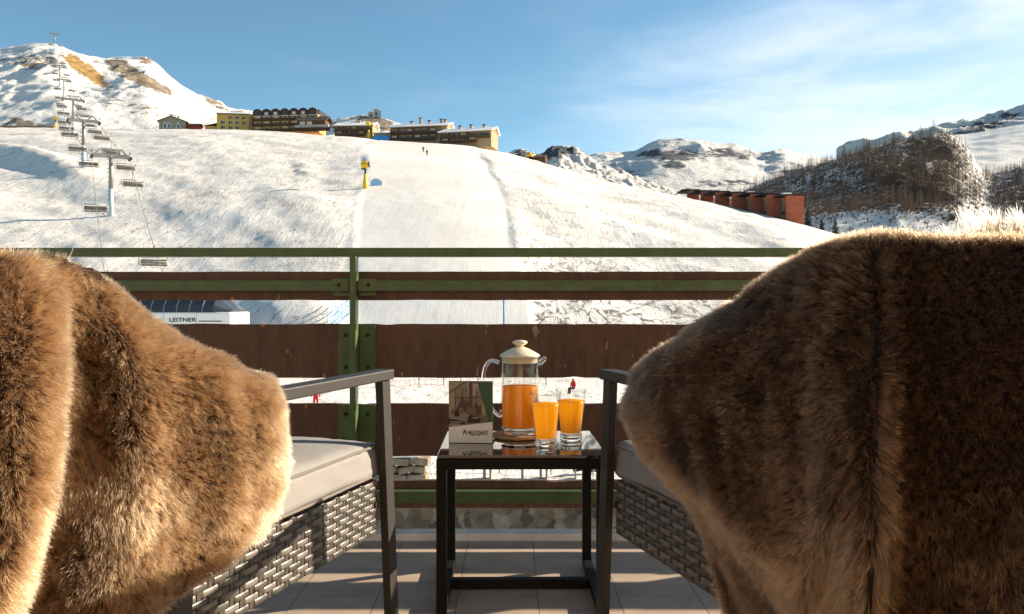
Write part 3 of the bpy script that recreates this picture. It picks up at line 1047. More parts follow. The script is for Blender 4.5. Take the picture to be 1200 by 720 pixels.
# ------------------------------------------------------------------ chairlift
def pylon(p, h, half, rz, label, detail=True):
    t = thing('lift_pylon', label, 'lift pylon', p, rz, 'chairlift pylons up the slope')
    mb = MB()
    mb.tube([(0, 0, -1.5), (0, 0, h * 0.45)], [0.52, 0.46], M_mastblue, 14)
    mb.tube([(0, 0, h * 0.45), (0, 0, h)], [0.46, 0.36], M_galv, 14)
    mb.build('mast', t)
    mb = MB()
    mb.bar((-half, 0, h), (half, 0, h), 0.55, 0.75, M_galv)
    mb.bar((-half * 0.55, 0, h + 1.3), (half * 0.62, 0, h + 1.3), 0.3, 0.28, M_galv)
    for s in (-1, 1):
        mb.bar((s * half * 0.15, 0, h), (s * half * 0.5, 0, h + 1.3), 0.26, 0.26, M_galv)
        mb.bar((s * half * 0.9, 0, h), (s * half * 0.6, 0, h + 1.3), 0.26, 0.26, M_galv)
        mb.bar((s * half, -1.2, h + 0.7), (s * half, 1.2, h + 0.9), 0.2, 0.2, M_galv)
    mb.build('crossarm', t)
    for s in (-1, 1):
        mb = MB()
        mb.bar((s * half, -2.4, h - 0.55), (s * half, 2.4, h - 0.1), 0.45, 0.5, M_galv)
        for j in range(7):
            y = -2.3 + j * 4.6 / 6
            mb.tube([(s * half - 0.16, y, h - 0.35 + 0.09 * y), (s * half + 0.16, y, h - 0.35 + 0.09 * y)], 0.3, M_blackrub, 12)
        mb.build('roller_train', t)
    mb = MB()
    for j in range(int(h / 0.9)):
        mb.box((-0.62, 0, 0.5 + j * 0.9), (0.35, 0.5, 0.06), M_galv)
    mb.build('ladder', t)
    return t


spots = [(130, 253, 'slope', 12.0, 'nearest chairlift pylon with pale blue mast and wide truss crossarm'),
         (98, 197, 'slope', 11.6, 'second chairlift pylon up the slope, dark grey mast'),
         (86, 157, 'slope', 12.5, 'third chairlift pylon, just at the hill crest'),
         (75, 118, 'm', 13.0, 'fourth chairlift pylon, low on the left mountain'),
         (70, 101, 'm', 14.0, 'fifth chairlift pylon, half way up the left mountain'),
         (64, 60.5, 'm', 16.0, 'topmost chairlift pylon on the peak of the left mountain')]
pyl = []
for px, py, kind, h, lab in spots:
    p = on_slope(px, py) if kind == 'slope' else hit(H_left.h, px, py, 455, 960)
    pyl.append((p, h))
heads = []
HALF = 3.5
station_p = Vector(((172 - CX) * 92 / F, 92, -7.0))
line = [(station_p, 6.2)] + pyl
for i, (p, h) in enumerate(line):
    a = line[max(i - 1, 0)][0]
    c = line[min(i + 1, len(line) - 1)][0]
    d = (c - a)
    rz = math.atan2(d.y, d.x) - PI / 2
    r = Vector((math.cos(rz), math.sin(rz), 0))
    heads.append((p + Vector((0, 0, h - 0.35)), r, rz))
for (p, h), (hd, r, rz), s in zip(pyl, heads[1:], spots):
    pylon(p, h, HALF, rz, s[4])
rng2 = np.random.default_rng(5)


def cable_pt(i, t, side):
    a, b = heads[i][0] + heads[i][1] * HALF * side, heads[i + 1][0] + heads[i + 1][1] * HALF * side
    q = a.lerp(b, t)
    q.z -= (b - a).length * 0.035 * 4 * t * (1 - t) * 0.5
    return q


for side, lab in ((-1, 'left hauling cable of the chairlift running up the slope'), (1, 'right hauling cable of the chairlift running up the slope')):
    mb = MB()
    pts = []
    for i in range(len(heads) - 1):
        pts += [cable_pt(i, t, side) for t in np.linspace(0, 1, 11)[:-1]]
    pts.append(cable_pt(len(heads) - 2, 1.0, side))
    mb.tube(pts, 0.05, M_galv, 6)
    tag(mb.build('lift_cable', None), lab, 'cable', 'chairlift cables')


def make_chair():
    t = thing('lift_chair', 'x', 'chairlift chair', (0, 0, 0), 0, 'chairs hanging on the chairlift')
    mb = MB()
    mb.tube([(0, 0, 0.05), (0, 0.3, -0.5), (0, 0.45, -1.1), (0, 0.35, -1.6)], 0.10, M_chairgrey, 8)
    mb.box((0, 0, 0.02), (0.25, 0.7, 0.22), M_chairgrey)
    mb.build('hanger', t)
    mb = MB()
    for s in (-1, 1):
        mb.tube([(s * 1.75, 0.35, -1.6), (s * 2.0, 0.35, -1.8), (s * 2.0, 0.3, -2.7), (s * 1.8, 0.1, -2.85), (s * 1.8, -0.5, -2.85)], 0.09, M_chairgrey, 8)
    mb.tube([(-1.75, 0.35, -1.6), (1.75, 0.35, -1.6)], 0.09, M_chairgrey, 8)
    mb.tube([(-1.8, 0.1, -2.85), (1.8, 0.1, -2.85)], 0.09, M_chairgrey, 8)
    mb.build('frame', t)
    mb = MB()
    for i in range(4):
        mb.box((-1.32 + i * 0.88, -0.12, -2.72), (0.87, 0.62, 0.16), M_chairdark, bev=0.05)
    mb.build('seat', t)
    mb = MB()
    R = Matrix.Rotation(math.radians(-10), 3, 'X')
    for i in range(4):
        mb.box((-1.32 + i * 0.88, 0.27, -2.25), (0.868, 0.10, 0.66), M_chairdark, R, bev=0.04)
    mb.build('backrest', t)
    mb = MB()
    for s in (-1, 1):
        mb.tube([(s * 1.95, 0.3, -1.85), (s * 1.98, -0.5, -2.0), (s * 1.9, -0.85, -2.3)], 0.04, M_chairgrey, 6)
    mb.tube([(-1.9, -0.85, -2.3), (1.9, -0.85, -2.3)], 0.04, M_chairgrey, 6)
    for i in range(4):
        x = -1.32 + i * 0.88
        mb.tube([(x, -0.85, -2.3), (x, -0.8, -3.0), (x + 0.2, -0.8, -3.25)], 0.035, M_chairdark, 6)
    mb.build('safety_bar', t)
    return t


chair0 = make_chair()
places = []


def t_row(i, side, row):
    # where along a span a chair's seat shows at this photo row
    best = min(np.linspace(0.02, 0.98, 97), key=lambda t: abs(HY - (cable_pt(i, float(t), side).z - 2.5 - HC) / cable_pt(i, float(t), side).y * F - row))
    return float(best)


for side in (-1, 1):
    for i, ts in ((0, (t_row(0, 1, 217), t_row(0, 1, 309)) if side > 0 else (t_row(0, -1, 247),)), (1, (0.12, 0.55, 0.90)), (2, (0.2, 0.5, 0.8)), (3, (0.10, 0.34, 0.6, 0.86)), (4, (0.3, 0.75)), (5, (0.12, 0.30, 0.55, 0.8))):
        for tt in ts:
            places.append((side, i, tt))
labs = {}
for n_, (side, i, tt) in enumerate(places):
    c = chair0 if n_ == 0 else copy_tree(chair0)
    c.location = cable_pt(i, tt, side)
    c.rotation_euler = (0, 0, heads[i][2] + (PI if side > 0 else 0) + PI)
    sd = 'left' if side < 0 else 'right'
    seg = ('between the station and the nearest pylon', 'between the nearest and the second pylon', 'between the second and third pylon', 'between the crest and the fourth pylon',
           'between the fourth and fifth pylon', 'near the mountain top')[i]
    ts = [q[2] for q in places if q[0] == side and q[1] == i]
    if len(ts) == 1:
        wh = 'the only empty chair'
    else:
        wh = ['lowest', 'second lowest', 'third lowest', 'fourth lowest'][sorted(ts).index(tt)] + ' empty chair'
    c['label'] = '%s on the %s cable %s' % (wh, sd, seg)

# ------------------------------------------------------------------ valley station
t = thing('lift_station', 'white chairlift station hood with dark glazed top and lettering on its side', 'lift station', (0, 0, 0))
D = 94.0
sx0, sx1 = (60 - CX) * D / F, (270 - CX) * D / F
zt, zb_, zm = HC + (HY - 342) / F * D, HC + (HY - 378.5) / F * D - 0.9, HC + (HY - 366) / F * D
cxs, hw = (sx0 + sx1) / 2, (sx1 - sx0) / 2
mb = MB()
dep = 7.0
mb.box((cxs, D + dep / 2, (zm + zb_) / 2), (2 * hw, dep, zm - zb_), M_hoodwhite, bev=0.25)
for f in (-0.45, -0.1, 0.25, 0.62):
    mb.box((cxs + hw * f, D - 0.005, (zm + zb_) / 2), (0.05, 0.03, (zm - zb_) * 0.85), M_galv)
hoodw = mb.build('hood', t)
mb = MB()
prof = [(0, 0), (0.3, 0.75), (1.4, 1.75), (3.5, 2.25), (5.6, 1.75), (6.7, 0.75), (7.0, 0)]
hh = (zt - zm) / 2.25
mb.prism([(y, z * hh) for y, z in prof], (cxs - hw + 0.2, D, zm + 0.005), (0, 1, 0), (0, 0, 1), (1, 0, 0), 2 * hw - 2.2, M_hoodglass)
n = len(prof)
x1 = cxs + hw - 2.0
mb.add([(x1, D + y, zm + 0.005 + z * hh) for y, z in prof] + [(x1 + 1.8, D + 3.5 + (y - 3.5) * 0.8, zm + 0.005 + z * hh * 0.12) for y, z in prof],
       [(i, i + 1, i + 1 + n, i + n) for i in range(n - 1)] + [tuple(range(n, 2 * n))], M_hoodglass)
gl = mb.build('glazed_canopy', t)
for i in range(14):
    x = cxs - hw + 1.0 + i * 1.45
    if x < x1:
        mb = MB()
        for (y0, z0), (y1, z1) in zip(prof, prof[1:]):
            mb.bar((x, D + y0, zm + z0 * hh + 0.03), (x, D + y1, zm + z1 * hh + 0.03), 0.09, 0.1, M_galv)
        mb.build('rib', gl)
text_mesh('lettering', 'LEITNER', 0.62, M_navy, ((214 - CX) * D / F, D - 0.03, HC + (HY - 377.2) / F * D), (PI / 2, 0, 0), t, 0.01, 0.012, sx=1.32)
mb = MB()
mb.box(((241 - CX) * D / F + 0.5, D - 0.02, HC + (HY - 376.6) / F * D), (2.6, 0.02, 0.1), M_navy)
mb.build('stripe', t)
for dx in (-0.62, 0.55):
    mb = MB()
    mb.box((cxs + hw * dx, D + 3.5, (zb_ - 7.2) / 2), (1.4, 1.6, zb_ + 7.2), M_concrete)
    mb.build('support_column', t)

# ------------------------------------------------------------------ street level things
M_pinknet = mat('pink_net', (0.75, 0.30, 0.30), 0.8, 0.1, var=0.2, scale=2)
M_polegrey = mat('grey_pole', (0.25, 0.22, 0.2), 0.6, 0.3)
M_plank = mat('weathered_plank', (0.36, 0.28, 0.20), 0.85, 0.2, var=0.3, scale=6)
M_bluenet = mat('blue_net', (0.30, 0.50, 0.68), 0.7, 0.2, var=0.15, scale=1.5)
M_bluepole = mat('blue_pole_paint', (0.03, 0.20, 0.48), 0.5, 0.4)


def net_fence(name, pts, h, m_net, m_post, label, cell=0.55, r=0.02, posts=True, pr=0.05):
    t = thing(name, label, 'fence')
    mb = MB()
    for (x0, y0, z0), (x1, y1, z1) in zip(pts, pts[1:]):
        a, b = Vector((x0, y0, z0)), Vector((x1, y1, z1))
        n = max(2, int((b - a).length / cell))
        for i in range(n):
            p = a.lerp(b, i / n)
            mb.bar(p, p + Vector((0, 0, h)), 2 * r, 2 * r, m_net, (1, 0, 0))
        for j in range(int(h / cell) + 1):
            mb.bar(a + Vector((0, 0, 0.1 + j * (h - 0.12) / max(1, int(h / cell)))), b + Vector((0, 0, 0.1 + j * (h - 0.12) / max(1, int(h / cell)))), 2 * r, 2 * r, m_net)
    mb.build('netting', t)
    for p in pts:
        mb = MB()
        mb.tube([Vector(p) + Vector((0, 0, -0.3)), Vector(p) + Vector((0, 0, h + 0.25))], pr, m_post, 8)
        mb.build('post', t)
    return t


def gpt(px, py, y0=36):
    return hit(slope_h, px, py, y0, 440)


pts = [gpt(px, py) for px, py in ((440, 455), (491, 452.5), (520, 452), (540, 451.5), (560, 451), (590, 450.5), (640, 451))]
net_fence('net_fence', pts, 1.5, M_pinknet, M_polegrey, 'low pink net fence on grey posts across the snowy street', 0.5, 0.012)
pts = [gpt(px, py) for px, py in ((384, 391), (393, 384), (402, 376), (412, 368))]
net_fence('safety_net', pts, 2.4, M_bluenet, M_bluenet, 'pale blue safety net climbing the snow beside the shaded snow bank', 0.45, 0.035)
p = gpt(590.5, 384)
mb = MB()
hgt = 34 * p.y / F
mb.tube([p + Vector((0, 0, -0.3)), p + Vector((0, 0, hgt))], 0.10, M_bluepole, 8)
mb.tube([p + Vector((0, 0, hgt)), p + Vector((0, 0, hgt + 0.12))], [0.13, 0.03], M_bluepole, 8)
tag(mb.build('piste_marker', None), 'upright blue marker pole on the lower right edge of the piste', 'marker pole')


def bench(p, L, rz, label):
    t = thing('slat_table', label, 'table', p, rz, 'long timber tables on the snow')
    mb = MB()
    for j in range(3):
        mb.box((0, (j - 1) * 0.24, 0.68), (L, 0.22, 0.07), M_plank, bev=0.01)
    mb.build('tabletop', t)
    for x in (-L * 0.36, -L * 0.24, L * 0.36):
        mb = MB()
        mb.box((x, 0, 0.22), (0.08, 0.5, 0.86), M_polegrey)
        mb.build('leg', t)
    return t


p = gpt(590, 561.5, 34)
bench(p, 62 * p.y / F, math.radians(-6), 'left-hand long timber table on the snow seen below the side table')
p = gpt(654, 562, 34)
bench(p, 56 * p.y / F, math.radians(-5), 'right-hand long timber table on the snow beside a dark bundle')
a, b = gpt(525, 556, 34), gpt(700, 562, 34)
t = thing('hand_rail', 'thin grey rail on short posts running behind the timber tables', 'rail')
MB().tube([a + Vector((0, 0.5, 0.42)), b + Vector((0, 0.5, 0.42))], 0.03, M_polegrey, 8).build('bar', t)
for f in (0.02, 0.35, 0.7, 0.98):
    q = a.lerp(b, f) + Vector((0, 0.5, 0))
    MB().tube([q + Vector((0, 0, -0.5)), q + Vector((0, 0, 0.42))], 0.025, M_polegrey, 8).build('post', t)
p = gpt(684, 556, 34)
mb = MB()
mb.tube([p + Vector((-0.5, 0, 0.15)), p + Vector((-0.15, 0, 0.32)), p + Vector((0.3, 0, 0.25)), p + Vector((0.6, 0.1, 0.12))], [0.12, 0.2, 0.18, 0.08], M_blackrub, 10)
mb.tube([p + Vector((-0.25, 0, 0.3)), p + Vector((-0.2, 0, 0.6)), p + Vector((0.05, 0, 0.62)), p + Vector((0.1, 0, 0.35))], 0.035, M_blackrub, 8)
tag(mb.build('duffel_bag', None), 'dark bundled bag with a looped handle lying beside the right-hand timber table', 'bag')

# dry stone wall end at the left of the street and the rubble bank under the terrace
M_slab = mat('grey_slab_stone', (0.25, 0.19, 0.135), 0.9, 0.2, var=0.3, scale=2.0, bump=0.5, bscale=9)
p = gpt(470, 566, 34)
t = thing('slab_wall', 'stacked grey stone slab wall at the edge of the snowy street', 'wall', p, 0.1)
mb = MB()
z = -0.3
for r_ in range(4):
    x = -1.6 + 0.2 * (r_ % 2)
    hh = 0.36 + 0.06 * math.sin(r_ * 3)
    while x < 1.25 - 0.12 * r_:
        w = rng2.uniform(0.5, 1.0)
        mb.box((x + w / 2, rng2.uniform(-0.05, 0.05), z + hh / 2), (w - 0.02, 0.8, hh * rng2.uniform(0.75, 1.05)), M_slab, Matrix.Rotation(rng2.uniform(-0.16, 0.16), 3, 'Y') @ Matrix.Rotation(rng2.uniform(-0.3, 0.3), 3, 'Z'), bev=0.07)
        x += w
    z += hh
mb.build('slab_course', t)
MB().box((-0.3, 0, z + 0.06), (2.2, 0.7, 0.14), M_roofsnow, bev=0.06).build('snow_cap', t)

m, nt, bb = new_mat('rubble_stone')
N, L = nt.nodes, nt.links
tc = N.new('ShaderNodeTexCoord')
vo = N.new('ShaderNodeTexVoronoi')
vo.inputs['Scale'].default_value = 2.3
wp = N.new('ShaderNodeTexNoise')
wp.inputs['Scale'].default_value = 3.0
wp.inputs['Detail'].default_value = 6
ad = N.new('ShaderNodeMix')
ad.data_type = 'VECTOR'
ad.inputs['Factor'].default_value = 0.22
L.new(tc.outputs['Object'], wp.inputs['Vector'])
L.new(tc.outputs['Object'], ad.inputs[4])
L.new(wp.outputs['Color'], ad.inputs[5])
L.new(ad.outputs[1], vo.inputs['Vector'])
rp = N.new('ShaderNodeValToRGB')
rp.color_ramp.elements[0].color = (0.085, 0.062, 0.043, 1)
rp.color_ramp.elements[1].color = (0.33, 0.26, 0.175, 1)
e = rp.color_ramp.elements.new(0.5)
e.color = (0.21, 0.14, 0.085, 1)
sepc = N.new('ShaderNodeSeparateColor')
L.new(vo.outputs['Color'], sepc.inputs[0])
L.new(sepc.outputs[0], rp.inputs['Fac'])
mx = N.new('ShaderNodeMix')
mx.data_type = 'RGBA'
mx.blend_type = 'MULTIPLY'
mx.inputs['Factor'].default_value = 0.6
L.new(rp.outputs['Color'], mx.inputs[6])
L.new(wp.outputs['Fac'], mx.inputs[7])
L.new(mx.outputs[2], bb.inputs['Base Color'])
bb.inputs['Roughness'].default_value = 0.9
M_rubble = m
nx, nz = 260, 40
gx, gz_ = np.meshgrid(np.linspace(-9, 9, nx), np.linspace(0, 1, nz), indexing='ij')
cell = np.stack([gx * 1.3, gz_ * 3.2], -1)
# rounded stones: distance to the nearest jittered point
best = np.full(gx.shape, 9.0)
bi = np.zeros(gx.shape)
ix, iz = np.floor(cell[..., 0] * 1.6), np.floor(cell[..., 1] * 1.6)
for dx in (-1, 0, 1):
    for dz in (-1, 0, 1):
        cx_, cz_ = ix + dx, iz + dz
        jx, jz = cx_ + 0.15 + 0.7 * _hash(cx_, cz_, 5), cz_ + 0.15 + 0.7 * _hash(cx_, cz_, 6)
        d = np.hypot(cell[..., 0] * 1.6 - jx, cell[..., 1] * 1.6 - jz)
        k_ = d < best
        bi = np.where(k_, _hash(cx_, cz_, 7), bi)
        best = np.minimum(best, d)
bul = np.clip(1 - best * 1.1, 0, 1) ** 0.6 * 0.22 + bi * 0.10 + 0.03 * fbm(gx * 6, gz_ * 12, 3)
V = np.stack([gx, 32.5 + gz_ * 0.75 - bul, -9.5 + gz_ * 2.4 + 0.08 * fbm(gx * 1.5, gz_, 8)], -1).reshape(-1, 3)
o = grid_mesh('rubble_wall', V, nx, nz, M_rubble)
tag(o, 'low wall of rough brown rubble stones below the street edge, seen under the lowest board', 'wall')


# ------------------------------------------------------------------ people far off (one continuous skinned body each)
def person(p, joints, edges, radii, mats, label, rz=0.0, scale=1.0, group=None):
    me = bpy.data.meshes.new('person')
    me.from_pydata(joints, edges, [])
    o = bpy.data.objects.new('person', me)
    COL.objects.link(o)
    md = o.modifiers.new('skin', 'SKIN')
    md.use_smooth_shade = True
    sv = me.skin_vertices[0].data
    for i, r in enumerate(radii):
        sv[i].radius = (r, r)
        sv[i].use_root = (i == 0)
    o.modifiers.new('sub', 'SUBSURF').levels = 2
    dg = bpy.context.evaluated_depsgraph_get()
    m2 = bpy.data.meshes.new_from_object(o.evaluated_get(dg))
    o.modifiers.clear()
    o.data = m2
    m2.materials.clear()
    for mm in mats:
        m2.materials.append(mm)
    zs = [v.co.z for v in m2.vertices]
    hi = max(zs)
    for f in m2.polygons:
        z = sum(m2.vertices[i].co.z for i in f.vertices) / len(f.vertices) / hi
        f.material_index = 3 if z > 0.93 else (2 if z > 0.86 else (1 if z > 0.47 else 0))
        f.use_smooth = True
    o.location, o.rotation_euler, o.scale = p, (0, 0, rz), (scale,) * 3
    return tag(o, label, 'person', group)


M_redj = mat('red_ski_jacket', (0.55, 0.02, 0.02), 0.7, 0.3, var=0.15, scale=6)
M_darkt = mat('dark_ski_trousers', (0.03, 0.03, 0.04), 0.8, 0.2)
M_skin = mat('skin', (0.5, 0.3, 0.22), 0.6, 0.3)
M_hat = mat('dark_hat', (0.08, 0.03, 0.03), 0.8, 0.2)
st_j = [(0, 0, 0.92), (0, 0, 1.15), (0, 0, 1.38), (0, 0, 1.50), (0, -0.02, 1.60), (0, -0.01, 1.70),
        (-0.10, 0, 0.86), (-0.13, -0.03, 0.48), (-0.14, 0.02, 0.08), (-0.14, -0.14, 0.03), (0.10, 0, 0.86), (0.13, -0.03, 0.48), (0.14, 0.02, 0.08), (0.14, -0.14, 0.03),
        (-0.20, 0, 1.38), (-0.30, 0.02, 1.12), (-0.28, -0.14, 0.92), (0.20, 0, 1.38), (0.30, 0.02, 1.12), (0.28, -0.14, 0.92)]
st_e = [(0, 1), (1, 2), (2, 3), (3, 4), (4, 5), (0, 6), (6, 7), (7, 8), (8, 9), (0, 10), (10, 11), (11, 12), (12, 13), (2, 14), (14, 15), (15, 16), (2, 17), (17, 18), (18, 19)]
st_r = [0.17, 0.17, 0.18, 0.07, 0.11, 0.09, 0.11, 0.085, 0.07, 0.05, 0.11, 0.085, 0.07, 0.05, 0.08, 0.065, 0.05, 0.08, 0.065, 0.05]
si_j = [(0, 0, 0.50), (0, 0.02, 0.72), (0, -0.02, 0.98), (0, -0.04, 1.10), (0.02, -0.07, 1.20), (0.02, -0.06, 1.30),
        (-0.10, -0.05, 0.48), (-0.10, -0.45, 0.52), (-0.10, -0.48, 0.10), (-0.10, -0.62, 0.04), (0.10, -0.05, 0.48), (0.10, -0.45, 0.52), (0.10, -0.48, 0.10), (0.10, -0.62, 0.04),
        (-0.20, -0.02, 0.98), (-0.28, -0.02, 0.72), (-0.15, -0.25, 0.62), (0.20, -0.02, 0.98), (0.28, -0.02, 0.72), (0.15, -0.25, 0.62)]
p = gpt(672, 462)
person(p, si_j, st_e, st_r, [M_darkt, M_redj, M_redj, M_hat], 'person in red ski jacket sitting on the snow beyond the drinks', -0.9)
p = gpt(370, 480)
person(p, st_j, st_e, st_r, [M_redj, M_redj, M_skin, M_hat], 'person in red ski suit standing on the street behind the left armrest', 0.3)
for px, py, lab in ((496, 178.5, 'upper of two tiny dark skiers on the upper piste'), (500.5, 182.5, 'lower of two tiny dark skiers on the upper piste')):
    p = on_slope(px, py)
    j = [(x, y - 0.25 * max(0, z - 0.9), z * 0.94) for x, y, z in st_j]
    person(p, j, st_e, st_r, [M_darkt, M_darkt, M_skin, M_hat], lab, 0.5 if py < 180 else -0.6, 1.15, 'skiers on the upper piste')


# ------------------------------------------------------------------ bare larches and conifers
def larch_mesh(h, seed):
    r = random.Random(seed)
    mb = MB()
    mb.tube([(0, 0, -0.8), (0.04 * r.uniform(-1, 1), 0, h * 0.5), (0.1 * r.uniform(-1, 1), 0.05, h)], [0.20, 0.12, 0.02], M_bark, 5)
    for i in range(100):
        f = 0.14 + 0.85 * (i / 100) + r.uniform(-0.01, 0.01)
        z = h * f
        ln = (1 - f) ** 0.8 * h * 0.24 * r.uniform(0.6, 1.15) + 0.25
        q = r.uniform(0, 2 * PI)
        dx, dy = math.cos(q), math.sin(q)
        e = Vector((dx * ln, dy * ln, z - ln * 0.12 + 0.1 * ln))
        a = Vector((0, 0, z))
        n = Vector((-dy, dx, 0))
        w = 0.045
        mb.add([a - n * w, a + n * w, e], [(0, 1, 2)], M_twig)
        for j in range(14):
            g = a.lerp(e, r.uniform(0.25, 1.0))
            s = r.choice((-1, 1))
            tl = ln * r.uniform(0.18, 0.42)
            t2 = g + n * s * tl * 0.8 + Vector((dx, dy, r.uniform(-0.5, 0.7))) * tl * 0.5
            ww = Vector((0, 0, 0.05)) if r.random() < 0.5 else Vector((dx, dy, 0)) * 0.05
            mb.add([g - ww, g + ww, t2], [(0, 1, 2)], M_twig)
    return mb


protos = []
for kx, hh in enumerate((10.5, 12.5, 14.0, 11.5, 9.0)):
    protos.append(larch_mesh(hh, kx).build('larch_tree', None, fix=False))
cand = []
rt = np.random.default_rng(21)
while len(cand) < 290:
    u, py = rt.uniform(850, 1235), rt.uniform(156, 272)
    Yv = np.linspace(335, 700, 240)
    if py < H_wood.sky(u) + 0.5:
        # a ridge tree
        if py < H_wood.sky(u) - 2 or u > 1125:
            continue
        p = Vector(((u - CX) * 678 / F, 678, float(H_wood.h(np.array([u]), np.array([678.0]))[0])))
        cand.append(p)
        continue
    if rt.random() > wood_dens(u, py) ** 1.3:
        continue
    cand.append(hit(H_wood.h, u, py, 335, 690, 500))
used = set()
for p in cand:
    i = int(rt.integers(0, len(protos)))
    if i not in used:
        o = protos[i]
        used.add(i)
    else:
        o = protos[i].copy()
        COL.objects.link(o)
    s = rt.uniform(0.55, 0.95)
    o.location, o.scale, o.rotation_euler = p, (s, s, s * rt.uniform(0.9, 1.15)), (rt.uniform(-0.04, 0.04), rt.uniform(-0.04, 0.04), rt.uniform(0, 6.28))
    tag(o, 'bare brown larch among the many on the rocky snow-covered hill', 'tree', 'bare larches on the wooded hill')
# low scrub between the trees: nobody could count it
mb = MB()
n_s = 0
while n_s < 8000:
    u, py = rt.uniform(855, 1300), rt.uniform(165, 288)
    if rt.random() > 0.10 + 0.9 * wood_dens(u, py):
        continue
    f = rt.uniform(0, 1)
    Yd = float(340 + f * 330)
    z = float(H_wood.h(np.array([u]), np.array([Yd]))[0])
    uu, pz = u, HY - (z - HC) / Yd * F
    if rt.random() > 0.22 + 0.8 * wood_dens(uu, pz):
        continue
    x = (u - CX) * Yd / F
    for j in range(5):
        a = rt.uniform(0, 6.28)
        r_, h_ = rt.uniform(0.25, 0.9), rt.uniform(0.5, 1.7)
        mb.add([(x + r_ * 0.4 * math.cos(a + 1.6), Yd + r_ * 0.4 * math.sin(a + 1.6), z - 0.2), (x - r_ * 0.4 * math.cos(a + 1.6), Yd - r_ * 0.4 * math.sin(a + 1.6), z - 0.2),
                (x + r_ * math.cos(a), Yd + r_ * math.sin(a), z + h_)], [(0, 1, 2)], M_twig)
    n_s += 1
nt_ = 0
while nt_ < 4600:
    u, py = rt.uniform(855, 1300), rt.uniform(160, 262)
    Yd = float(rt.uniform(345, 678))
    z = float(H_wood.h(np.array([u]), np.array([Yd]))[0])
    pz = HY - (z - HC) / Yd * F
    if rt.random() > wood_dens(u, pz) ** 0.9 * 1.1:
        continue
    nt_ += 1
    x = (u - CX) * Yd / F
    h_ = rt.uniform(4.5, 9.5)
    B = Vector((x, Yd, z - 0.4))
    q = B + Vector((rt.uniform(-0.3, 0.3), 0, h_))
    a = rt.uniform(0, 3.14)
    e = Vector((math.cos(a), math.sin(a), 0)) * 0.09
    mb.add([B - e, B + e, q], [(0, 1, 2)], M_bark)
    for j in range(34):
        f = rt.uniform(0.15, 0.97)
        ln = (1 - f) ** 0.8 * h_ * 0.25 * rt.uniform(0.4, 1.1) + 0.2
        an = rt.uniform(0, 6.28)
        s0 = B.lerp(q, f) + Vector((math.cos(an), math.sin(an), 0)) * ln * rt.uniform(0, 0.6)
        e0 = s0 + Vector((math.cos(an + rt.uniform(-0.8, 0.8)) * ln * 0.6, math.sin(an) * ln * 0.6, rt.uniform(-0.2, 0.3) * ln))
        mb.add([s0 + Vector((0, 0, -0.05)), s0 + Vector((0, 0, 0.05)), e0], [(0, 1, 2)], M_twig)
tag(mb.build('thicket', None, fix=False), 'thicket of smaller bare larches, saplings and scrub massed over the wooded hill', 'thicket', kind='stuff')


def conifer(p, h, seed, label):
    r = random.Random(seed)
    t = thing('conifer_tree', label, 'tree', p, 0, 'green conifers beside the brick block')
    mb = MB()
    mb.tube([(0, 0, -1), (0, 0, h * 0.95)], [0.22, 0.03], M_bark, 8)
    mb.build('trunk', t)
    mb = MB()
    for i in range(420):
        f = r.random() ** 0.85
        z = h * (0.08 + 0.92 * f)
        ln = (1 - f) ** 0.9 * h * 0.27 * r.uniform(0.45, 1.1) + 0.15
        q = r.uniform(0, 2 * PI)
        d = Vector((math.cos(q), math.sin(q), -0.35))
        n = Vector((-d.y, d.x, 0))
        a = Vector((0, 0, z)) + d * ln * 0.15
        e = Vector((0, 0, z)) + d * ln
        w = ln * 0.2
        mb.add([a, a.lerp(e, 0.6) + n * w + Vector((0, 0, -0.1)), e, a.lerp(e, 0.6) - n * w + Vector((0, 0, -0.1))], [(0, 1, 2), (0, 2, 3)], M_needle)
    mb.build('crown', t, fix=False)


for i, (px, py, lab) in enumerate(((947, 242, 'tallest green conifer, tight against the end of the brick block'), (963, 256, 'small middle conifer right of the brick block'),
                                   (979, 255, 'rightmost dark green conifer near the fur throw'))):
    Dd = 262.0
    x = (px - CX) * Dd / F
    zb_ = gz(slope_h, x, Dd) - 0.5
    conifer(Vector((x, Dd, zb_)), HC + (HY - py) / F * Dd - zb_, i, lab)
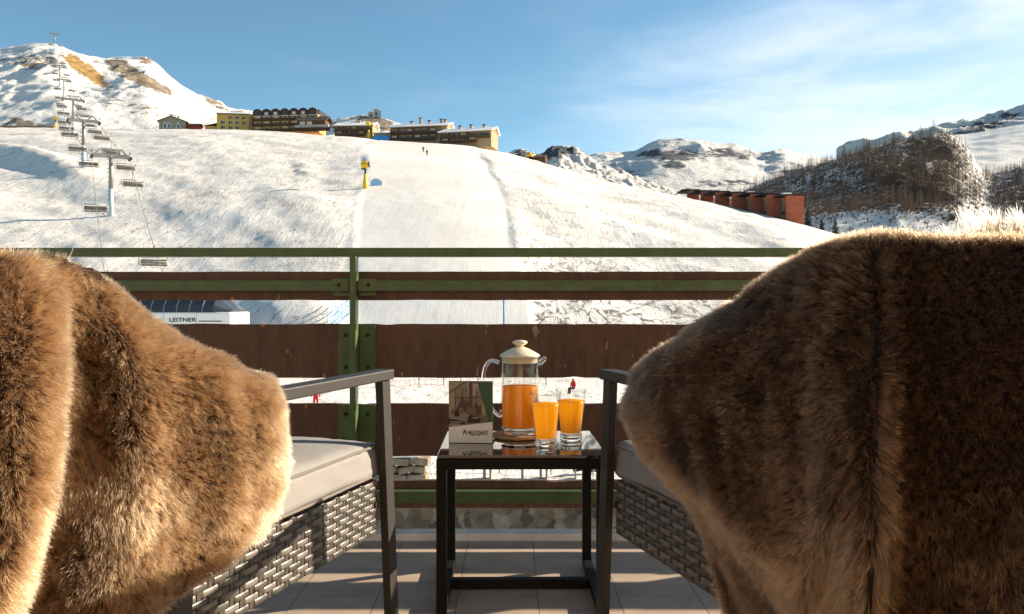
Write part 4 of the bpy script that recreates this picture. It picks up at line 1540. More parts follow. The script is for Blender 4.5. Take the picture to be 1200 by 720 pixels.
# ------------------------------------------------------------------ balcony floor, edge, building behind
def tile_mat():
    m, nt, b = new_mat('floor_tile')
    N, L = nt.nodes, nt.links
    tc = N.new('ShaderNodeTexCoord')
    sp = N.new('ShaderNodeSeparateXYZ')
    cb = N.new('ShaderNodeCombineXYZ')
    L.new(tc.outputs['Object'], sp.inputs[0])
    ax_ = N.new('ShaderNodeMath')
    ax_.operation = 'ADD'
    ax_.inputs[1].default_value = 0.152 + 2.24
    L.new(sp.outputs['X'], ax_.inputs[0])
    ay = N.new('ShaderNodeMath')
    ay.operation = 'ADD'
    ay.inputs[1].default_value = 2.0
    L.new(sp.outputs['Y'], ay.inputs[0])
    L.new(ay.outputs[0], cb.inputs['X'])
    L.new(ax_.outputs[0], cb.inputs['Y'])
    br = N.new('ShaderNodeTexBrick')
    br.inputs['Scale'].default_value = 1.0
    br.inputs['Brick Width'].default_value = 0.235
    br.inputs['Row Height'].default_value = 0.224
    br.inputs['Mortar Size'].default_value = 0.0022
    br.inputs['Mortar Smooth'].default_value = 0.2
    br.inputs['Color1'].default_value = (0.38, 0.290, 0.21, 1)
    br.inputs['Color2'].default_value = (0.42, 0.325, 0.24, 1)
    br.inputs['Mortar'].default_value = (0.20, 0.15, 0.105, 1)
    L.new(cb.outputs[0], br.inputs['Vector'])
    nz = N.new('ShaderNodeTexNoise')
    nz.inputs['Scale'].default_value = 9
    nz.inputs['Detail'].default_value = 7
    L.new(tc.outputs['Object'], nz.inputs['Vector'])
    mx = N.new('ShaderNodeMix')
    mx.data_type = 'RGBA'
    mx.blend_type = 'OVERLAY'
    mx.inputs['Factor'].default_value = 0.35
    L.new(br.outputs['Color'], mx.inputs[6])
    L.new(nz.outputs['Fac'], mx.inputs[7])
    L.new(mx.outputs[2], b.inputs['Base Color'])
    b.inputs['Roughness'].default_value = 0.55
    bp = N.new('ShaderNodeBump')
    bp.inputs['Strength'].default_value = 0.5
    bp.inputs['Distance'].default_value = 0.002
    iv = N.new('ShaderNodeMath')
    iv.operation = 'MULTIPLY_ADD'
    iv.inputs[1].default_value = -1.0
    iv.inputs[2].default_value = 1.0
    L.new(br.outputs['Fac'], iv.inputs[0])
    L.new(iv.outputs[0], bp.inputs['Height'])
    L.new(bp.outputs['Normal'], b.inputs['Normal'])
    return m


M_tile = tile_mat()
M_edge = mat('edge_stone', (0.72, 0.66, 0.58), 0.8, 0.2, var=0.15, scale=14, bump=0.35, bscale=60)
M_wall = mat('house_wall', (0.72, 0.56, 0.41), 0.85, 0.2, var=0.2, scale=3)
mb = MB()
mb.box((0, 1.0, -0.1), (9, 3.78, 0.2), M_tile)
tag(mb.build('balcony_floor'), kind='structure')
mb = MB()
mb.box((0, 2.926, -0.055), (9, 0.068, 0.158), M_edge, bev=0.004)
tag(mb.build('kerb'), kind='structure')
# unseen house wall toned for warm bounce, with an eave added to block skylight
mb = MB()
mb.box((0, -0.99, 1.3), (9, 0.2, 2.8), M_wall)
tag(mb.build('house_wall'), kind='structure')
mb = MB()
mb.box((0, -0.42, 2.78), (9, 1.0, 0.16), M_mwood)
tag(mb.build('added_eave'), kind='structure')

# ------------------------------------------------------------------ railing
M_green = mat('green_paint', (0.055, 0.10, 0.022), 0.42, 0.5, var=0.22, scale=16, bump=0.35, bscale=120, coat=0.15)
M_board = mat('brown_stained_board', (0.082, 0.043, 0.024), 0.55, 0.35, var=0.4, scale=9, bump=0.3, bscale=70)
M_bolt = mat('rusty_bolt', (0.05, 0.03, 0.02), 0.7, 0.3, metal=0.5)


def chip_paint(m, col, lo, hi, scale):
    # flecks where the paint has come away
    nt = m.node_tree
    N, L = nt.nodes, nt.links
    b = N['Principled BSDF']
    src = b.inputs['Base Color'].links[0].from_socket
    tc = N.new('ShaderNodeTexCoord')
    nz = N.new('ShaderNodeTexNoise')
    nz.inputs['Scale'].default_value = scale
    nz.inputs['Detail'].default_value = 7
    nz.inputs['Roughness'].default_value = 0.65
    L.new(tc.outputs['Object'], nz.inputs['Vector'])
    r = N.new('ShaderNodeValToRGB')
    r.color_ramp.elements[0].position, r.color_ramp.elements[1].position = lo, hi
    L.new(nz.outputs['Fac'], r.inputs['Fac'])
    mx = N.new('ShaderNodeMix')
    mx.data_type = 'RGBA'
    L.new(r.outputs['Color'], mx.inputs['Factor'])
    L.new(src, mx.inputs[6])
    mx.inputs[7].default_value = lin(col)
    L.new(mx.outputs[2], b.inputs['Base Color'])


chip_paint(M_green, (0.13, 0.075, 0.04), 0.645, 0.665, 22)


def board_mat():
    m, nt, b = new_mat('weathered_board')
    N, L = nt.nodes, nt.links
    tc = N.new('ShaderNodeTexCoord')
    mp = N.new('ShaderNodeMapping')
    mp.inputs['Scale'].default_value = (7, 7, 1.6)
    L.new(tc.outputs['Object'], mp.inputs['Vector'])
    n1 = N.new('ShaderNodeTexNoise')
    n1.inputs['Scale'].default_value = 5
    n1.inputs['Detail'].default_value = 8
    n1.inputs['Roughness'].default_value = 0.7
    L.new(mp.outputs[0], n1.inputs['Vector'])
    r1 = N.new('ShaderNodeValToRGB')
    r1.color_ramp.elements[0].position, r1.color_ramp.elements[1].position = 0.3, 0.72
    r1.color_ramp.elements[0].color = (0.064, 0.029, 0.017, 1)
    r1.color_ramp.elements[1].color = (0.138, 0.065, 0.038, 1)
    L.new(n1.outputs['Fac'], r1.inputs['Fac'])
    n2 = N.new('ShaderNodeTexNoise')       # flaked spots and drips
    n2.inputs['Scale'].default_value = 30
    n2.inputs['Detail'].default_value = 3
    mp2 = N.new('ShaderNodeMapping')
    mp2.inputs['Scale'].default_value = (1, 1, 0.4)
    L.new(tc.outputs['Object'], mp2.inputs['Vector'])
    L.new(mp2.outputs[0], n2.inputs['Vector'])
    r2 = N.new('ShaderNodeValToRGB')
    r2.color_ramp.elements[0].position, r2.color_ramp.elements[1].position = 0.70, 0.73
    L.new(n2.outputs['Fac'], r2.inputs['Fac'])
    mx = N.new('ShaderNodeMix')
    mx.data_type = 'RGBA'
    L.new(r2.outputs['Color'], mx.inputs['Factor'])
    L.new(r1.outputs['Color'], mx.inputs[6])
    mx.inputs[7].default_value = (0.26, 0.20, 0.15, 1)
    L.new(mx.outputs[2], b.inputs['Base Color'])
    b.inputs['Roughness'].default_value = 0.5
    b.inputs['Specular IOR Level'].default_value = 0.35
    bp = N.new('ShaderNodeBump')
    bp.inputs['Strength'].default_value = 0.25
    bp.inputs['Distance'].default_value = 0.003
    L.new(n1.outputs['Fac'], bp.inputs['Height'])
    L.new(bp.outputs['Normal'], b.inputs['Normal'])
    return m


M_board = board_mat()
RY = 3.0
rail = thing('balcony_railing', 'balcony railing with green steel bars and dark brown horizontal boards', 'railing', (0, RY, 0))


def zr(py, Y=RY):
    return HC + (HY - py) / F * Y


def long_board(name, py0, py1, y, th, m, dx=0.0, bev=0.003, wob=0.0):
    z1, z0 = zr(py0, RY + y - th / 2), zr(py1, RY + y - th / 2)
    x0, x1 = -3.4, 3.6
    mb = MB()
    if wob <= 0:
        mb.box(((x0 + x1) / 2, y, (z0 + z1) / 2), (x1 - x0, th, z1 - z0), m, bev=bev)
    else:
        n = 340
        sec = [(-th / 2, z0 + 0.003), (-th / 2, z1 - 0.003), (-th / 2 + 0.003, z1), (th / 2 - 0.003, z1), (th / 2, z1 - 0.003), (th / 2, z0 + 0.003), (th / 2 - 0.003, z0), (-th / 2 + 0.003, z0)]
        vs, fs = [], []
        for i in range(n + 1):
            x = x0 + (x1 - x0) * i / n
            for k, (yy, zz) in enumerate(sec):
                top = zz > (z0 + z1) / 2
                d = wob * float(fbm(np.array([x * 9.0]), np.array([5.0 if top else 9.0]), int(py0), 5))
                chip = float(vnoise(np.array([x * 13.0]), np.array([2.0 if top else 7.0]), int(py1)))
                if chip > 0.80:
                    d += (-1 if top else 1) * wob * 2.2 * (chip - 0.80) / 0.2
                vs.append((x, y + yy, zz + d))
        for i in range(n):
            for k in range(8):
                fs.append((i * 8 + k, i * 8 + (k + 1) % 8, i * 8 + 8 + (k + 1) % 8, i * 8 + 8 + k))
        fs += [tuple(range(8)), tuple(n * 8 + k for k in range(7, -1, -1))]
        mb.add(vs, fs, m)
    return mb.build(name, rail)


hr = long_board('handrail', 290.5, 301.0, 0.0, 0.05, M_green, bev=0.004)
long_board('crossbar', 329.0, 340.5, -0.042, 0.024, M_green, bev=0.003)
long_board('board', 318.5, 352.0, 0.03, 0.030, M_board, wob=0.0016)
long_board('board', 380.0, 443.0, 0.03, 0.030, M_board, wob=0.0020)
long_board('board', 473.5, 535.0, 0.03, 0.030, M_board, wob=0.0020)
long_board('board', 563.5, 596.5, 0.03, 0.030, M_board, wob=0.0022)
long_board('crossbar', 576.0, 590.0, -0.030, 0.030, M_green, bev=0.003)
for xp in (-0.558, -2.75, 1.62):
    mb = MB()
    z0, z1 = -0.25, zr(301.5)
    mb.box((xp, -0.045, (z0 + z1) / 2), (0.021, 0.056, z1 - z0), M_green, bev=0.002)
    post = mb.build('post', rail)
    for (pa, pb) in ((381.5, 442), (474.5, 534)):
        for s in (-1, 1):
            za, zc = zr(pb), zr(pa)
            mb = MB()
            mb.box((xp + s * 0.0395, 0.009, (za + zc) / 2), (0.055, 0.006, zc - za), M_green, bev=0.0015)
            for zz in (za + 0.035, zc - 0.035):
                mb.tube([(xp + s * 0.0395, 0.006, zz), (xp + s * 0.0395, 0.0, zz)], [0.0075, 0.0065], M_bolt, 6)
            mb.build('plate', post)
    for s in (-1, 1):
        mb = MB()
        mb.box((xp + s * 0.048, -0.0565, zr(334.5)), (0.062, 0.004, 0.045), M_green)
        mb.box((xp + s * 0.046, -0.028, zr(345)), (0.058, 0.03, 0.012), M_green)
        mb.tube([(xp + s * 0.052, -0.0584, zr(334.5)), (xp + s * 0.052, -0.064, zr(334.5))], [0.007, 0.006], M_bolt, 6)
        mb.build('bracket', post)

# a few dry leaves caught on the boards
M_leaf = mat('dry_leaf', (0.42, 0.15, 0.045), 0.8, 0.2, var=0.3, scale=60)
for px, py, y in ((272, 350, 0.013), (307, 382, 0.013), (358, 477, 0.013)):
    q = P(px, py, RY + y)
    mb = MB()
    mb.add([q + Vector((-0.007, -0.002, -0.004)), q + Vector((0.002, -0.004, 0.008)), q + Vector((0.010, -0.001, 0.001)), q + Vector((0.001, 0.002, -0.006)),
            q + Vector((-0.007, 0.001, -0.004)), q + Vector((0.002, -0.001, 0.008)), q + Vector((0.010, 0.002, 0.001)), q + Vector((0.001, 0.004, -0.006))],
           [(0, 1, 2, 3), (4, 5, 6, 7), (0, 1, 5, 4), (1, 2, 6, 5), (2, 3, 7, 6), (3, 0, 4, 7)], M_leaf)
    tag(mb.build('dry_leaf'), 'dry orange leaf caught on a brown railing board', 'leaf', 'dry leaves on the railing boards')

# ------------------------------------------------------------------ side table
M_black = mat('black_powder_coat', (0.008, 0.007, 0.0065), 0.55, 0.15, var=0.1, scale=60, bump=0.08, bscale=900)
m, nt, b = new_mat('black_table_glass')
b.inputs['Base Color'].default_value = (0.012, 0.011, 0.011, 1)
b.inputs['Roughness'].default_value = 0.035
b.inputs['IOR'].default_value = 1.62
b.inputs['Coat Weight'].default_value = 0.6
b.inputs['Coat Roughness'].default_value = 0.02
M_tglass = m
HT = 0.422
table = thing('side_table', 'square black side table with mirror-like dark glass top and H-shaped foot rails', 'side table', (0.0235, 2.405, 0), math.radians(0.6))
W2, D2, TK = 0.2245, 0.212, 0.027
mb = MB()
mb.box((0, 0, HT - 0.0045), (2 * W2 - 0.004, 2 * D2 - 0.004, 0.009), M_tglass, bev=0.002)
mb.build('table_top', table)
zt = HT - 0.0105
for s in (-1, 1):
    mb = MB()
    mb.box((0, s * (D2 - TK / 2), zt - TK / 2), (2 * W2, TK, TK), M_black, bev=0.002)
    mb.build('top_rail', table)
    mb = MB()
    mb.box((s * (W2 - TK / 2), 0, zt - TK / 2), (TK, 2 * D2 - 2 * TK, TK), M_black, bev=0.002)
    mb.build('top_rail', table)
    mb = MB()
    mb.box((s * (W2 - TK / 2), 0, 0.004 + TK / 2), (TK, 2 * D2 - 2 * TK, TK), M_black, bev=0.002)
    mb.build('foot_rail', table)
    for q in (-1, 1):
        mb = MB()
        mb.box((s * (W2 - TK / 2), q * (D2 - TK / 2), (zt - TK) / 2 + 0.002), (TK, TK, zt - TK - 0.004), M_black, bev=0.002)
        mb.build('leg', table)
mb = MB()
mb.box((0, 0.0, 0.004 + TK / 2), (2 * W2 - 2 * TK, TK, TK), M_black, bev=0.002)
mb.build('crossbar', table)

# ------------------------------------------------------------------ drinks
def clear_mat(name, tint=(0.97, 0.98, 0.97), edge=(0.50, 0.49, 0.46)):
    """Thin clear glass: see-through face on, darker and mirror-like edge on."""
    m = bpy.data.materials.new(name)
    m.use_nodes = True
    nt = m.node_tree
    N, L = nt.nodes, nt.links
    N.remove(N['Principled BSDF'])
    out = N['Material Output']
    tr = N.new('ShaderNodeBsdfTransparent')
    lw = N.new('ShaderNodeLayerWeight')
    lw.inputs['Blend'].default_value = 0.25
    rp = N.new('ShaderNodeValToRGB')
    rp.color_ramp.elements[0].position, rp.color_ramp.elements[1].position = 0.55, 0.98
    rp.color_ramp.elements[0].color = lin(tint)
    rp.color_ramp.elements[1].color = lin(edge)
    L.new(lw.outputs['Facing'], rp.inputs['Fac'])
    L.new(rp.outputs['Color'], tr.inputs['Color'])
    gl = N.new('ShaderNodeBsdfGlossy')
    gl.inputs['Roughness'].default_value = 0.02
    pw = N.new('ShaderNodeMath')
    pw.operation = 'POWER'
    pw.inputs[1].default_value = 5.0
    fr = N.new('ShaderNodeMath')
    fr.operation = 'MULTIPLY_ADD'
    fr.inputs[1].default_value = 0.75
    fr.inputs[2].default_value = 0.035
    lf_ = N.new('ShaderNodeLayerWeight')
    lf_.inputs['Blend'].default_value = 0.5
    L.new(lf_.outputs['Facing'], pw.inputs[0])
    L.new(pw.outputs[0], fr.inputs[0])
    mx = N.new('ShaderNodeMixShader')
    L.new(fr.outputs[0], mx.inputs[0])
    L.new(tr.outputs[0], mx.inputs[1])
    L.new(gl.outputs[0], mx.inputs[2])
    L.new(mx.outputs[0], out.inputs['Surface'])
    return m


def solid_glass(name):
    m, nt, b = new_mat(name)
    b.inputs['Transmission Weight'].default_value = 1.0
    b.inputs['Roughness'].default_value = 0.0
    b.inputs['IOR'].default_value = 1.5
    b.inputs['Base Color'].default_value = (0.97, 0.98, 0.97, 1)
    return m


def juice_mat(name, col, tcol):
    m = bpy.data.materials.new(name)
    m.use_nodes = True
    nt = m.node_tree
    N, L = nt.nodes, nt.links
    b = N['Principled BSDF']
    b.inputs['Base Color'].default_value = lin(col)
    b.inputs['Roughness'].default_value = 0.25
    b.inputs['Specular IOR Level'].default_value = 0.35
    t = N.new('ShaderNodeBsdfTranslucent')
    t.inputs['Color'].default_value = lin(tcol)
    mx = N.new('ShaderNodeMixShader')
    mx.inputs[0].default_value = 0.74
    L.new(b.outputs[0], mx.inputs[1])
    L.new(t.outputs[0], mx.inputs[2])
    L.new(mx.outputs[0], N['Material Output'].inputs['Surface'])
    return m


M_clear = clear_mat('clear_glass')
M_sglass = solid_glass('solid_glass')
M_juice = juice_mat('orange_juice', (0.95, 0.46, 0.012), (1.0, 0.62, 0.025))
M_blood = juice_mat('red_orange_juice', (1.0, 0.38, 0.01), (1.0, 0.52, 0.014))
M_lid = mat('cream_glazed_lid', (0.74, 0.64, 0.46), 0.3, 0.5, var=0.06, scale=30, coat=0.3)
M_cork = mat('coaster_wood', (0.52, 0.28, 0.11), 0.7, 0.3, var=0.35, scale=70, bump=0.4, bscale=300)
TZ = HT + 0.0005


def on_table(px, py):
    Y = (HC - TZ) * F / (py - HY)
    return Vector(((px - CX) * Y / F, Y, TZ))


cj = on_table(608.5, 511.5)
mb = MB()
R = 0.086
mb.lathe([(0, 0), (R * 0.96, 0), (R, 0.002), (R, 0.0055), (R * 0.97, 0.008), (R * 0.9, 0.0085), (R * 0.88, 0.0075), (0, 0.0075)], M_cork)
o = mb.build('coaster')
o.location = cj
tag(o, 'round brown woven coaster under the glass jug', 'coaster')

jug = thing('glass_jug', 'tall clear glass jug of red-orange juice with cream lid, standing on the coaster', 'jug', cj + Vector((0.002, 0, 0.0078)), 0)
k = cj.y / F            # metres per photo pixel at the jug
rj = 22.3 * k
zj = lambda py: (506.5 - py) * k
zs_top = zj(418)
mb = MB()
mb.lathe([(rj, zj(499)), (rj, zj(440)), (rj * 1.0, zs_top - 0.004), (rj * 1.015, zs_top), (rj * 1.03, zs_top + 0.002), (rj * 1.0, zs_top + 0.003), (rj * 0.965, zs_top), (rj * 0.955, zj(440)), (rj * 0.955, zj(499))], M_clear, n=64)
# pouring lip
vs, fs = [], []
nl = 9
for i in range(nl):
    a = -0.55 + 1.1 * i / (nl - 1)
    b_ = math.cos(a / 0.55 * PI / 2)
    for j, (dr, dz) in enumerate(((0.0, -0.018), (0.008 * b_, -0.008), (0.021 * b_, 0.003), (0.019 * b_, 0.0055), (-0.002, 0.0035))):
        vs.append(((rj * 1.01 + dr) * math.cos(a), (rj * 1.01 + dr) * math.sin(a), zs_top + dz))
for i in range(nl - 1):
    for j in range(4):
        fs.append((i * 5 + j, i * 5 + 5 + j, i * 5 + 6 + j, i * 5 + 1 + j))
mb.build('body', jug)
mb = MB()
mb.tube([(rj * 0.97, 0, zs_top - 0.020), (rj + 0.006, 0, zs_top - 0.010), (rj + 0.016, 0, zs_top - 0.001), (rj + 0.022, 0, zs_top + 0.003)], [0.007, 0.009, 0.0075, 0.004], M_sglass, 14)
mb.build('spout', jug)
mb = MB()
mb.lathe([(0, 0.0), (rj * 0.80, 0.0), (rj * 0.86, 0.003), (rj * 0.86, zj(501)), (rj * 1.0, zj(499) - 0.0015), (rj * 0.95, zj(498)), (0, zj(498))], M_sglass, n=64)
mb.build('base', jug)
mb = MB()
zfill = zj(451)
mb.lathe([(0, zj(497.5)), (rj * 0.86, zj(497.5)), (rj * 0.945, zj(495)), (rj * 0.945, zfill), (rj * 0.93, zfill + 0.0012), (0, zfill + 0.0008)], M_blood, n=64)
mb.build('juice', jug)
# handle on the left: an ear-shaped solid glass rod
kp = [(587, 423), (578, 421), (571, 427), (568.5, 440), (570, 455), (575, 470), (581, 480), (588, 486), (590, 478)]
pts = [Vector(((px - 611.3) * k, -0.004, zj(py))) for px, py in kp]
cr = []
for i in range(len(pts) - 1):
    p0, p1, p2, p3 = pts[max(i - 1, 0)], pts[i], pts[i + 1], pts[min(i + 2, len(pts) - 1)]
    for t_ in np.linspace(0, 1, 7)[:-1]:
        t_ = float(t_)
        cr.append(0.5 * ((2 * p1) + (p2 - p0) * t_ + (2 * p0 - 5 * p1 + 4 * p2 - p3) * t_ ** 2 + (3 * p1 - p0 - 3 * p2 + p3) * t_ ** 3))
mb = MB()
mb.tube(cr, [0.0068 - 0.0012 * math.sin(PI * i / len(cr)) for i in range(len(cr))], M_sglass, 12)
mb.build('handle', jug)
mb = MB()
zl = zs_top
mb.lathe([(0, zl - 0.014), (rj * 0.90, zl - 0.014), (rj * 0.93, zl - 0.012), (rj * 0.93, zl + 0.0035), (rj * 1.03, zl + 0.0045), (rj * 1.06, zl + 0.008), (rj * 1.0, zl + 0.012), (rj * 0.7, zl + 0.022),
          (rj * 0.42, zl + 0.030), (rj * 0.24, zl + 0.033), (rj * 0.20, zl + 0.0345), (0, zl + 0.0345)], M_lid, n=64)
lid = mb.build('lid', jug)
mb = MB()
mb.lathe([(0, zl + 0.0348), (rj * 0.19, zl + 0.0348), (rj * 0.20, zl + 0.038), (rj * 0.30, zl + 0.041), (rj * 0.40, zl + 0.046), (rj * 0.38, zl + 0.0505), (rj * 0.25, zl + 0.0535), (0, zl + 0.0545)], M_lid, n=40)
mb.build('knob', lid)


def tumbler(px, py, label, juice, pxh, fill):
    c = on_table(px, py)
    k = c.y / F
    t = thing('juice_glass', label, 'glass', c, 0, 'glasses of orange juice')
    h = pxh * k
    rb, rt_ = 12.6 * k, 18.2 * k
    zb_ = 9.5 * k
    rr = lambda z: rb + (rt_ - rb) * max(0, (z - zb_) / (h - zb_)) ** 0.9
    out = [(rr(z), z) for z in np.linspace(zb_ * 0.55, h, 12)]
    mb = MB()
    mb.lathe(out + [(rr(h) - 0.0012, h + 0.0008), (rr(h) - 0.0026, h)] + [(rr(z) - 0.0026, z) for z in np.linspace(h, zb_, 12)][1:], M_clear, n=56)
    mb.build('body', t)
    mb = MB()
    mb.lathe([(0, 0.0002), (rb * 0.93, 0.0002), (rb, 0.0025), (rb, zb_ * 0.54), (rb * 0.985, zb_ - 0.0008), (rb * 0.7, zb_ - 0.0018), (0, zb_ - 0.003)], M_sglass, n=56)
    mb.build('base', t)
    zf = fill * k
    mb = MB()
    mb.lathe([(0, zb_ + 0.0002), (rb * 0.6, zb_ + 0.0003)] + [(rr(z) - 0.0032, z) for z in np.linspace(zb_ + 0.002, zf, 10)] + [(rr(zf) - 0.005, zf + 0.0004), (0, zf + 0.0002)], juice, n=56)
    mb.build('juice', t)
    return t


tumbler(639.5, 523.5, 'front glass of yellow-orange juice, nearest the table edge', M_juice, 63.5, 50.5)
tumbler(669.0, 517.0, 'rear glass of orange juice, close to the right armrest', M_juice, 60.5, 47.5)

# ------------------------------------------------------------------ card stand
M_acry = clear_mat('clear_acrylic', (0.97, 0.985, 0.975), (0.6, 0.68, 0.62))
m, nt, b = new_mat('green_acrylic_edge')
b.inputs['Base Color'].default_value = (0.03, 0.085, 0.05, 1)
b.inputs['Roughness'].default_value = 0.12
M_acedge = m
flat = lambda n, c: mat(n, c, 0.45, 0.3, var=0.08, scale=120)
c = on_table(551.5, 519.5)
k = c.y / F
stand = thing('card_stand', 'upright acrylic stand holding a printed card with a lounge picture and logo', 'card stand', c, math.radians(-4))
w, h = 52 * k, 72.5 * k
mb = MB()
mb.box((0, 0.006, h / 2), (w, 0.010, h), M_acedge, bev=0.0012)
mb.box((0, 0.035, 0.003), (w, 0.05, 0.005), M_acedge, bev=0.001)
mb.build('backing', stand)
cols = {n: flat('print_' + n, [q * (0.95 if n == 'paper' else 0.5) for q in v]) for n, v in dict(wall=(0.60, 0.50, 0.33), glass=(0.44, 0.37, 0.28), mountain=(0.16, 0.10, 0.07), beam=(0.24, 0.10, 0.05), curtain=(0.08, 0.19, 0.09), sofa=(0.5, 0.41, 0.30),
                                                  cushion=(0.33, 0.22, 0.17), dark=(0.045, 0.033, 0.025), floor=(0.33, 0.25, 0.17), paper=(0.88, 0.84, 0.76), sky=(0.6, 0.63, 0.6), pale=(0.72, 0.66, 0.55)).items()}
mb = MB()
lay = [0]


def pic(name, poly):
    """A printed patch in card fractions (0..1 across, 0..1 up); each patch lies a hair above the last."""
    lay[0] += 1
    y = 0.0006 - lay[0] * 0.00006
    mb.add([((x - 0.5) * w * 0.985, y, z * h * 0.985 + 0.001) for x, z in poly], [tuple(range(len(poly)))], cols[name])


R_ = lambda x0, x1, z0, z1: [(x0, z0), (x1, z0), (x1, z1), (x0, z1)]
pic('wall', R_(0, 1, 0, 1))
pic('glass', [(0.14, 0.42), (0.75, 0.42), (0.75, 0.995), (0.40, 0.995), (0.14, 0.86)])
pic('sky', [(0.38, 0.75), (0.62, 0.78), (0.62, 0.985), (0.42, 0.985)])
pic('mountain', [(0.17, 0.55), (0.30, 0.76), (0.42, 0.66), (0.5, 0.76), (0.5, 0.45), (0.17, 0.45)])
pic('mountain', [(0.55, 0.50), (0.60, 0.66), (0.70, 0.60), (0.75, 0.64), (0.75, 0.45), (0.55, 0.45)])
pic('pale', [(0.55, 0.82), (0.66, 0.84), (0.68, 0.99), (0.57, 0.99)])
for x in (0.14, 0.30, 0.40, 0.62):
    pic('beam', R_(x, x + 0.022, 0.42, 0.9))
pic('beam', R_(0.46, 0.545, 0.42, 0.995))
pic('beam', [(0.14, 0.72), (0.75, 0.74), (0.75, 0.762), (0.14, 0.742)])
pic('beam', [(0.0, 0.80), (0.40, 0.995), (0.34, 0.995), (0.0, 0.83)])
pic('curtain', [(0.66, 0.985), (1, 0.985), (1, 0.32), (0.88, 0.30), (0.84, 0.55), (0.76, 0.72)])
pic('curtain', [(0.56, 0.995), (1, 0.995), (1, 0.97), (0.56, 0.975)])
pic('floor', [(0, 0.30), (0.9, 0.30), (0.88, 0.46), (0, 0.40)])
pic('sofa', [(0.02, 0.34), (0.44, 0.33), (0.48, 0.45), (0.30, 0.53), (0.04, 0.50)])
for x, z in ((0.10, 0.50), (0.19, 0.48), (0.28, 0.53), (0.47, 0.53), (0.56, 0.53)):
    pic('cushion' if x not in (0.19,) else 'dark', [(x - 0.06, z - 0.05), (x + 0.05, z - 0.055), (x + 0.065, z + 0.03), (x, z + 0.06), (x - 0.055, z + 0.035)])
pic('dark', [(0.42, 0.33), (0.70, 0.33), (0.75, 0.40), (0.62, 0.43), (0.50, 0.46), (0.44, 0.42)])
pic('pale', [(0.52, 0.405), (0.66, 0.395), (0.68, 0.41), (0.54, 0.42)])
pic('dark', [(0, 0.31), (0.36, 0.30), (0.36, 0.325), (0.42, 0.34), (0, 0.40)])
pic('pale', [(0.03, 0.335), (0.31, 0.328), (0.31, 0.342), (0.03, 0.349)])
pic('pale', [(0.03, 0.305), (0.24, 0.30), (0.24, 0.312), (0.03, 0.317)])
pic('paper', [(0, 0), (1, 0), (1, 0.345), (0, 0.255)])
pic('dark', [(0.315, 0.135), (0.34, 0.135), (0.365, 0.185), (0.39, 0.135), (0.415, 0.135), (0.378, 0.215), (0.352, 0.215)])
pic('paper', [(0.352, 0.142), (0.378, 0.142), (0.365, 0.168)])
for i in range(11):
    if i != 4:
        pic('dark', R_(0.50 + i * 0.022, 0.516 + i * 0.022, 0.118, 0.133))
card = mb.build('card', stand, fix=False)
M_ink = mat('black_ink', (0.012, 0.010, 0.009), 0.5, 0.3)
tx = text_mesh('lettering', 'HELLOCHALET', 0.0150, M_ink, (0.17 * w, -0.0040, 0.145 * h), (PI / 2, 0, 0), card, 0.0, 0.0003)
xs_ = [v.co.x for v in tx.data.vertices]
tx.scale = (0.46 * w / (max(xs_) - min(xs_)), 1.0, 1)
# ------------------------------------------------------------------ armchairs
def wicker_mat(nm='grey_wicker', q=1.0):
    m, nt, b = new_mat(nm)
    N, L = nt.nodes, nt.links
    tc = N.new('ShaderNodeTexCoord')
    nz = N.new('ShaderNodeTexNoise')
    nz.inputs['Scale'].default_value = 60
    L.new(tc.outputs['Object'], nz.inputs['Vector'])
    rp = N.new('ShaderNodeValToRGB')
    rp.color_ramp.elements[0].position, rp.color_ramp.elements[1].position = 0.3, 0.7
    rp.color_ramp.elements[0].color = (0.125 * q, 0.108 * q, 0.09 * q, 1)
    rp.color_ramp.elements[1].color = (0.22 * q, 0.195 * q, 0.165 * q, 1)
    L.new(nz.outputs['Fac'], rp.inputs['Fac'])
    L.new(rp.outputs['Color'], b.inputs['Base Color'])
    b.inputs['Roughness'].default_value = 0.36
    b.inputs['Specular IOR Level'].default_value = 0.6
    return m


M_wick = wicker_mat('grey_wicker', 0.8)
M_wick_shade = wicker_mat('shaded_grey_wicker', 0.38)  # same strands darkened: shading of their curve put into colour, row by row
M_wickd = mat('dark_wicker_stake', (0.05, 0.04, 0.033), 0.5, 0.4, var=0.2, scale=60)
M_frame = mat('grey_brown_powder_coat', (0.028, 0.0235, 0.0195), 0.5, 0.28, var=0.12, scale=80, bump=0.10, bscale=1200)
M_fabric = mat('grey_cushion_fabric', (0.265, 0.248, 0.232), 0.85, 0.2, var=0.06, scale=300, bump=0.25, bscale=1400)
M_pipe = mat('grey_cushion_piping', (0.17, 0.15, 0.135), 0.85, 0.2, var=0.1, scale=200)


